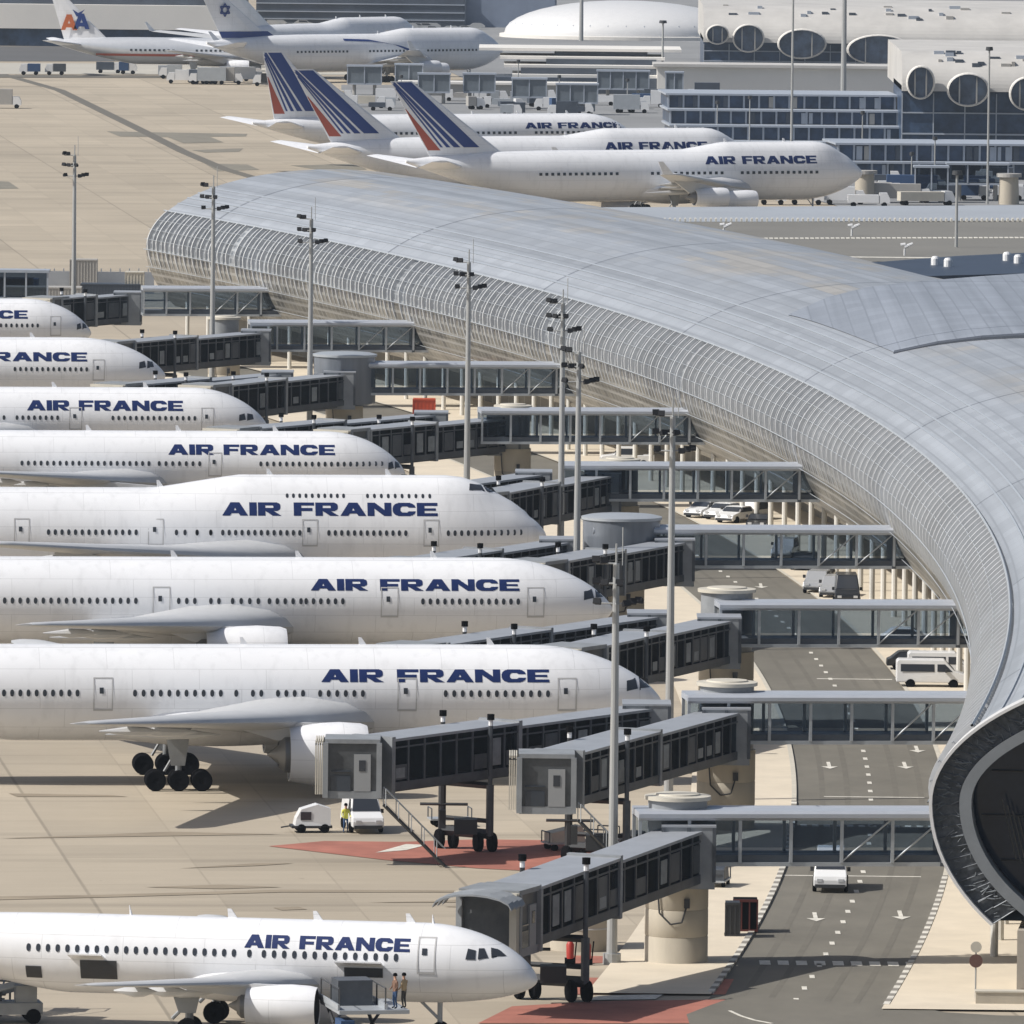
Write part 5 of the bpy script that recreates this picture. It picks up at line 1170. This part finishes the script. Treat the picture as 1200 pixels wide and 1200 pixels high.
# white low annexes before the upper vault
o=bld('service_building','long white low building under the upper vaulted terminal')
b=MB(); slab(b,770,1060,112,0,5.4,12); b.build('wall',M_bwhite,o); b=MB(); slab(b,765,1064,112,5.4,5.9,14,-1); b.build('roof',M_btan,o)
b=MB(); slab(b,946,966,112,1.6,4.6,.2,-.25); b.build('opening',M_bglass,o); b=MB(); slab(b,1030,1046,112,1.0,4.2,.2,-.25); b.build('opening',M_ledge,o)
b=MB(); slab(b,800,944,112,0,2.6,.2,-.25); b.build('opening',M_bdark,o)
# glass terraces, storeys stepping down
def terraces(label,x0,x1,ybase,nlev,lh,step,skew=0,posts=14):
    X0,Y=at(x0,ybase); X1,_=at(x1,ybase); ln=X1-X0
    o=thing('glass_pier_building',label,'building',(X0,Y,0),R(skew),'glass terraced pier buildings')
    g=MB();l=MB()
    for i in range(nlev):
        y=i*step; g.box(0,ln,y+.6,y+step+14,i*lh+.05,(i+1)*lh-.3); l.box(-.5,ln+.5,y-.3,y+step+14.5,(i+1)*lh-.3,(i+1)*lh)
    g.build('glazing',M_bglass,o); l.build('floor_slab',M_ledge,o)
    pm=MB(); pm.box(-.18,.18,-.1,.3,0,nlev*lh-.35); 
    for i in range(posts+1):
        b=MB(); x=ln*i/posts
        for k in range(nlev): b.box(x-.15,x+.15,k*step+.25,k*step+.6,k*lh,(k+1)*lh-.3)
        b.build('post',M_ledge,o)
    for i in range(posts*2):
        if random.random()<.55:
            i/=2; b=MB(); k=random.randrange(nlev); x=ln*(i+.15)/posts; b.box(x,x+ln/posts*random.uniform(.2,.45),k*step+.3,k*step+.55,k*lh+.1,(k+1)*lh-.5); b.build('blind_panel',random.choice((M_bgrey,M_bdark,M_ledge)),o)
    return o
terraces('long blue glass pier with four pale floor lines behind the far jumbos',790,1056,182,4,2.35,5,3,15)
terraces('nearer blue glass pier with two pale floor lines at the right edge',985,1260,210,2,2.7,3,5,15)
# concrete pylons and jetways near far jumbo nose
def pier2(px,py,h,r,label):
    X,Y=at(px,py); o=thing('concrete_pylon',label,'pylon',(X,Y,0),0,'round tan pylons of the far pier'); b=MB(); b.rev([(.01,0),(r,0),(r*.9,h),(.01,h)],'z',(0,0,0),24); b.build('shaft',M_conc,o,smooth=True); b=MB(); b.rev([(.01,h+.5),(r*1.2,h+.5),(r*1.2,h),(.01,h)],'z',(0,0,0),24); b.build('cap',M_bgrey,o)
pier2(1013,238,4.2,1.5,'tan round pylon touching the nose of the nearest far jumbo'); pier2(1182,240,4.0,1.5,'tan round pylon at the right edge beyond the terminal')
def farbridge(px0,px1,py,h0,h1,label,m=None):
    X0,Y=at(px0,py); X1,_=at(px1,py); ln=X1-X0; o=thing('far_boarding_bridge',label,'jet bridge',(X0,Y,0),0,'boarding bridges of the far terminals')
    b=MB(); b.box(0,ln,0,3,h0,h0+.3); b.build('floor',M_ledge,o); b=MB(); b.box(-.2,ln+.2,-.2,3.2,h1-.3,h1); b.build('roof',M_ledge,o)
    b=MB(); b.box(.1,ln-.1,.1,2.9,h0+.3,h1-.3); b.build('glazing',m or M_tglass,o)
    n=max(2,int(ln/2.2)); b=MB()
    for i in range(n+1): x=ln*i/n; b.box(x-.1,x+.1,-.05,.1,h0+.3,h1-.3)
    b.build('post',M_ledge,o)
    b=MB()
    for x in (ln*.2,ln*.8): b.bar((x,1.5,0),(x,1.5,h0),.35,8)
    b.build('support',M_bgrey,o)
    return o
farbridge(1072,1110,238,1.6,5.4,'grey boarding bridge cabin right of the far jumbo nose')
farbridge(1110,1180,236,2.4,5.6,'long grey boarding bridge before the right hand glass pier')
far8=[(407,447,112,100-24),(443,468,88,0),(463,495,110,0),(492,525,90,0),(490,527,122,0),(543,580,122,0),(600,640,128,0),(652,700,135,0),(700,760,118,0),(780,800,120,0)]
labs=['grey cabin left of the centre jumbo tail tips','small grey cabin in the upper row above the jet tails','grey cabin touching the nearest jumbo tail tip','upper row grey cabin with dark blue pane','grey cabin just right of the jumbo tail tip','grey cabin farthest right of the lower row','boarding bridge behind the rearmost far jet roof','boarding bridge with cream pillar over the rearmost far jet title','long dark glazed boarding bridge left of the glass pier','short boarding bridge next to the short mast']
for (a,c,y,_),l in zip(far8,labs): farbridge(a,c,y,2.0,5.6,l,mat('far_cabin_grey',(.14,.165,.19),.4,var=.25,scale=.4))
# layered low terminal, centre
o=bld('low_terminal','low pale terminal of stacked flat roofs at the upper centre')
b=MB(); slab(b,560,830,112,0,3,20,14); b.build('glazing',M_bdark,o)
b=MB()
for i,(x0,x1,z) in enumerate([(600,800,3.0),(590,790,4.6),(585,780,6.0),(560,800,7.4)]): slab(b,x0,x1,112,z,z+.5,22,14+i*6)
b.build('roof',M_bwhite,o)
b=MB()
for i,(x0,x1,z) in enumerate([(610,770,3.5),(640,770,5.1),(650,760,6.5)]): slab(b,x0,x1,112,z,z+1.0,10,17+i*6)
b.build('clerestory',M_bdark,o)
o=bld('pier_finger','white roofed pier finger in front of the layered terminal')
b=MB(); slab(b,470,700,112,0,2.2,8,0); b.build('wall',M_bgrey,o); b=MB(); slab(b,466,704,112,2.2,2.6,9,-.5); b.build('roof',M_bwhite,o); b=MB(); 
for i in range(18): x=476+i*12.4; slab(b,x,x+7,112,.5,1.8,.1,-.1)
b.build('window_band',M_bglass,o)
# service vehicles and kit around the far aprons
src=None;kids=None
def kit(px,py,sx,sz,m,label):
    X,Y=at(px,py); o=thing('service_truck',label,'truck',(X,Y,0),R(random.choice((0,180,0,12))),'service trucks on the far aprons')
    b=MB(); L=sx; b.box(-L/2,L/2-1.6,-1.1,1.1,.7,sz); b.build('cargo_box',m,o)
    b=MB(); b.add([(L/2-1.5,-1.05,.6),(L/2,-1.05,.6),(L/2,-1.05,1.3),(L/2-.4,-1.05,2.1),(L/2-1.5,-1.05,2.1),(L/2-1.5,1.05,.6),(L/2,1.05,.6),(L/2,1.05,1.3),(L/2-.4,1.05,2.1),(L/2-1.5,1.05,2.1)],[(0,1,2,3,4),(9,8,7,6,5)]+[(i,(i+1)%5,5+(i+1)%5,5+i) for i in range(5)]); b.build('cab',M_van,o)
    b=MB()
    for x in (-L/2+.8,L/2-.8): b.bar((x,-1.1,.4),(x,1.1,.4),.4,10)
    b.build('wheel',M_tyre,o); return o
far=[(35,88,4,2.2,M_cloth,'small dark truck on the pale strip at far left'),(65,88,4,2.2,M_frame,'grey truck right of the small dark one at far left'),(128,86,5,2.2,M_bdark,'dark trolley truck below the silver jet tail'),(150,87,3.5,2.4,M_cloth,'blue tug below the silver jet fuselage'),
(214,98,6,2.6,M_van,'white truck below the silver jet engine'),(243,99,7,3.2,M_steel,'long grey truck group beside the silver jet engine'),(266,99,6,3.2,M_bgrey,'grey lorry right of the silver jet engine'),(290,97,6,3,M_van,'white lorry near the jet tail tips'),(312,101,5,2.4,M_blackcar,'black lorry just left of the first tail tip'),
(5,127,6,3.4,M_bgrey,'grey truck cut by the left edge on the tan apron'),(990,240,6,2.6,M_van,'white flatbed truck under the nearest far jumbo nose'),(1018,243,6,1.8,M_van,'low white truck right of the tan pylon'),(1055,238,9,2.8,M_bgrey,'grey lorry with blue load right of the jumbo nose'),(1062,229,9,3,M_cloth,'blue lorry behind the grey one beyond the roof'),(1085,241,8,2,M_cream,'cream low loader left of the right edge'),
(905,240,4,1.6,M_cream,'cream baggage cart under the nearest far jumbo belly'),(945,240,5,1.6,M_cream,'cream baggage tug under the nearest far jumbo nose gear')]
for f in far: kit(*f)
random.seed(5)
for i in range(26):
    px=random.uniform(590,830); py=random.uniform(118,138); kit(px,py,random.uniform(3.5,7),random.uniform(1.5,3.4),random.choice((M_bgrey,M_bdark,M_cloth,M_van,M_steel)),'service truck or cart among the clutter behind the rearmost far jet roof')
for i in range(16):
    px=random.uniform(1030,1210); py=random.uniform(214,236); kit(px,py,random.uniform(3,6),random.uniform(1.3,2.8),random.choice((M_bgrey,M_bdark,M_cloth,M_van,M_cream)),'service truck or cart before the right hand glass pier beyond the deck')
for i in range(12):
    px=random.uniform(195,330); py=random.uniform(90,99); kit(px,py,random.uniform(3,6),random.uniform(1.3,2.8),random.choice((M_bgrey,M_bdark,M_cloth,M_van,M_steel)),'service cart crowded under the silver jet engine')
for i in range(14):
    px=random.uniform(395,600); py=random.uniform(118,134); kit(px,py,random.uniform(3,6),random.uniform(1.3,2.8),random.choice((M_bgrey,M_bdark,M_cream,M_van,M_steel)),'service cart below the grey cabins behind the far jets')
for i,(px,yb,yt) in enumerate([(607,120,70),(735,130,92),(655,128,88),(840,180,118),(878,182,112),(1010,200,130),(1095,226,160),(1068,220,178),(470,120,88),(555,122,90)]):
    farmast(px,yb,yt,'thin lamp post among the far terminal clutter',.12)
# left mid ground: wall and equipment beyond the farthest bridge
o=bld('blast_wall','grey blue panelled fence wall left of the rounded far end of the terminal','wall')
b=MB(); slab(b,-60,182,342,0,2.6,.3); b.build('panels',mat('fence_panels',(.30,.32,.35),.6,var=.1,scale=.3),o)
b=MB()
for i in range(22): x=-58+i*11; slab(b,x,x+1.2,342,0,2.8,.4,-.3)
b.build('post',M_steel,o)
container(98,345,3.2,3,4.2,M_bgrey,'rounded grey equipment shelter beside the leftmost mast')
container(50,362,9,4,2.6,M_bgrey,'long flat grey hut left of the leftmost mast')
container(18,358,4,4,3.2,M_tglass,'blue grey cabin box at the left edge beyond the farthest nose')
container(20,352,5,3,2.6,M_cloth,'dark blue container in front of the fence wall')
container(130,352,7,3,2.0,M_bdark,'dark low shed between the leftmost mast and the terminal')
container(158,352,2.2,3,3.4,M_cream,'cream equipment stack near the rounded end of the terminal')
for (px,py,l) in ((62,362,'grey walkway box behind the farthest nose'),):
    farbridge(-20,56,378,2.6,6.0,'dark glazed bridge piece at the left edge behind the farthest nose')
# deck beyond the terminal roof with small lamps
DZ=3.4
o=bld('parking_deck','long raised grey deck crossing behind the terminal roof','deck')
b=MB(); b.prism([at(700,243,DZ),at(1300,240,DZ),at(1300,309,DZ),at(900,309,DZ),at(700,262,DZ)],0,DZ); b.build('deck_slab',mat('deck_light',(.30,.33,.37),.8,var=.08,scale=.05),o)
b=MB(); b.poly([at(760,261,DZ),at(1300,258,DZ),at(1300,307,DZ),at(905,307,DZ),at(760,268,DZ)],DZ+.05); b.build('carriageway',mat('deck_asphalt',(.165,.16,.145),.85,var=.1,scale=.05),o)
gquad('road',[(350,1),(1300,-4),(1300,108),(790,112),(560,100)],mat('far_grey_ground',(.22,.225,.23),.85,var=.2,scale=.03),.05)
gquad('road',[(400,100),(1300,100),(1300,246),(1010,250),(620,142),(400,142)],MATS['far_grey_ground'],.08)
b=MB()
for i in range(66):
    X,Y=at(830+i*6,281-.06*i*.3,DZ); b.box(X,X+.45,Y,Y+3,DZ+.06,DZ+.12)
for i in range(80):
    X,Y=at(760+i*6,260.5,DZ); b.box(X,X+.25,Y,Y+2,DZ+.06,DZ+.5)
X,Y=at(940,302,DZ); X2,_=at(1240,302,DZ); b.box(X,X2,Y,Y+2,DZ+.06,DZ+.12)
b.build('deck_marking',M_mark,o)
for (px,py,l) in ((848,276,'small curved white deck lamp, leftmost of three'),(998,277,'small curved white deck lamp in the middle of the deck'),(1060,300,'small curved white deck lamp nearest the dark roof strip')):
    X,Y=at(px,py,DZ); o=thing('deck_lamp',l,'lamp',(X,Y,DZ+.05),0,'curved deck lamps'); b=MB(); b.bar((0,0,0),(0,0,1.1),.12,6); b.build('pole',M_van,o); b=MB(); b.bar((0,0,1.05),(1.0,0,1.5),.25,6,.15); b.bar((-.5,0,1.3),(.1,0,1.4),.2,6); b.build('lamp_head',M_van,o)

# ---------------------------------------------------------------- air
HZ=bpy.data.materials.new('haze_air'); HZ.use_nodes=True; t=HZ.node_tree; t.nodes.remove(t.nodes['Principled BSDF'])
v=t.nodes.new('ShaderNodeVolumePrincipled'); v.inputs['Color'].default_value=(.72,.85,1,1); v.inputs['Density'].default_value=3.4e-5; v.inputs['Anisotropy'].default_value=0.0
t.links.new(v.outputs[0],t.nodes['Material Output'].inputs['Volume'])
b=MB(); b.box(-950,950,-30,4600,-1,76); struct(b.build('haze',HZ),'stuff')
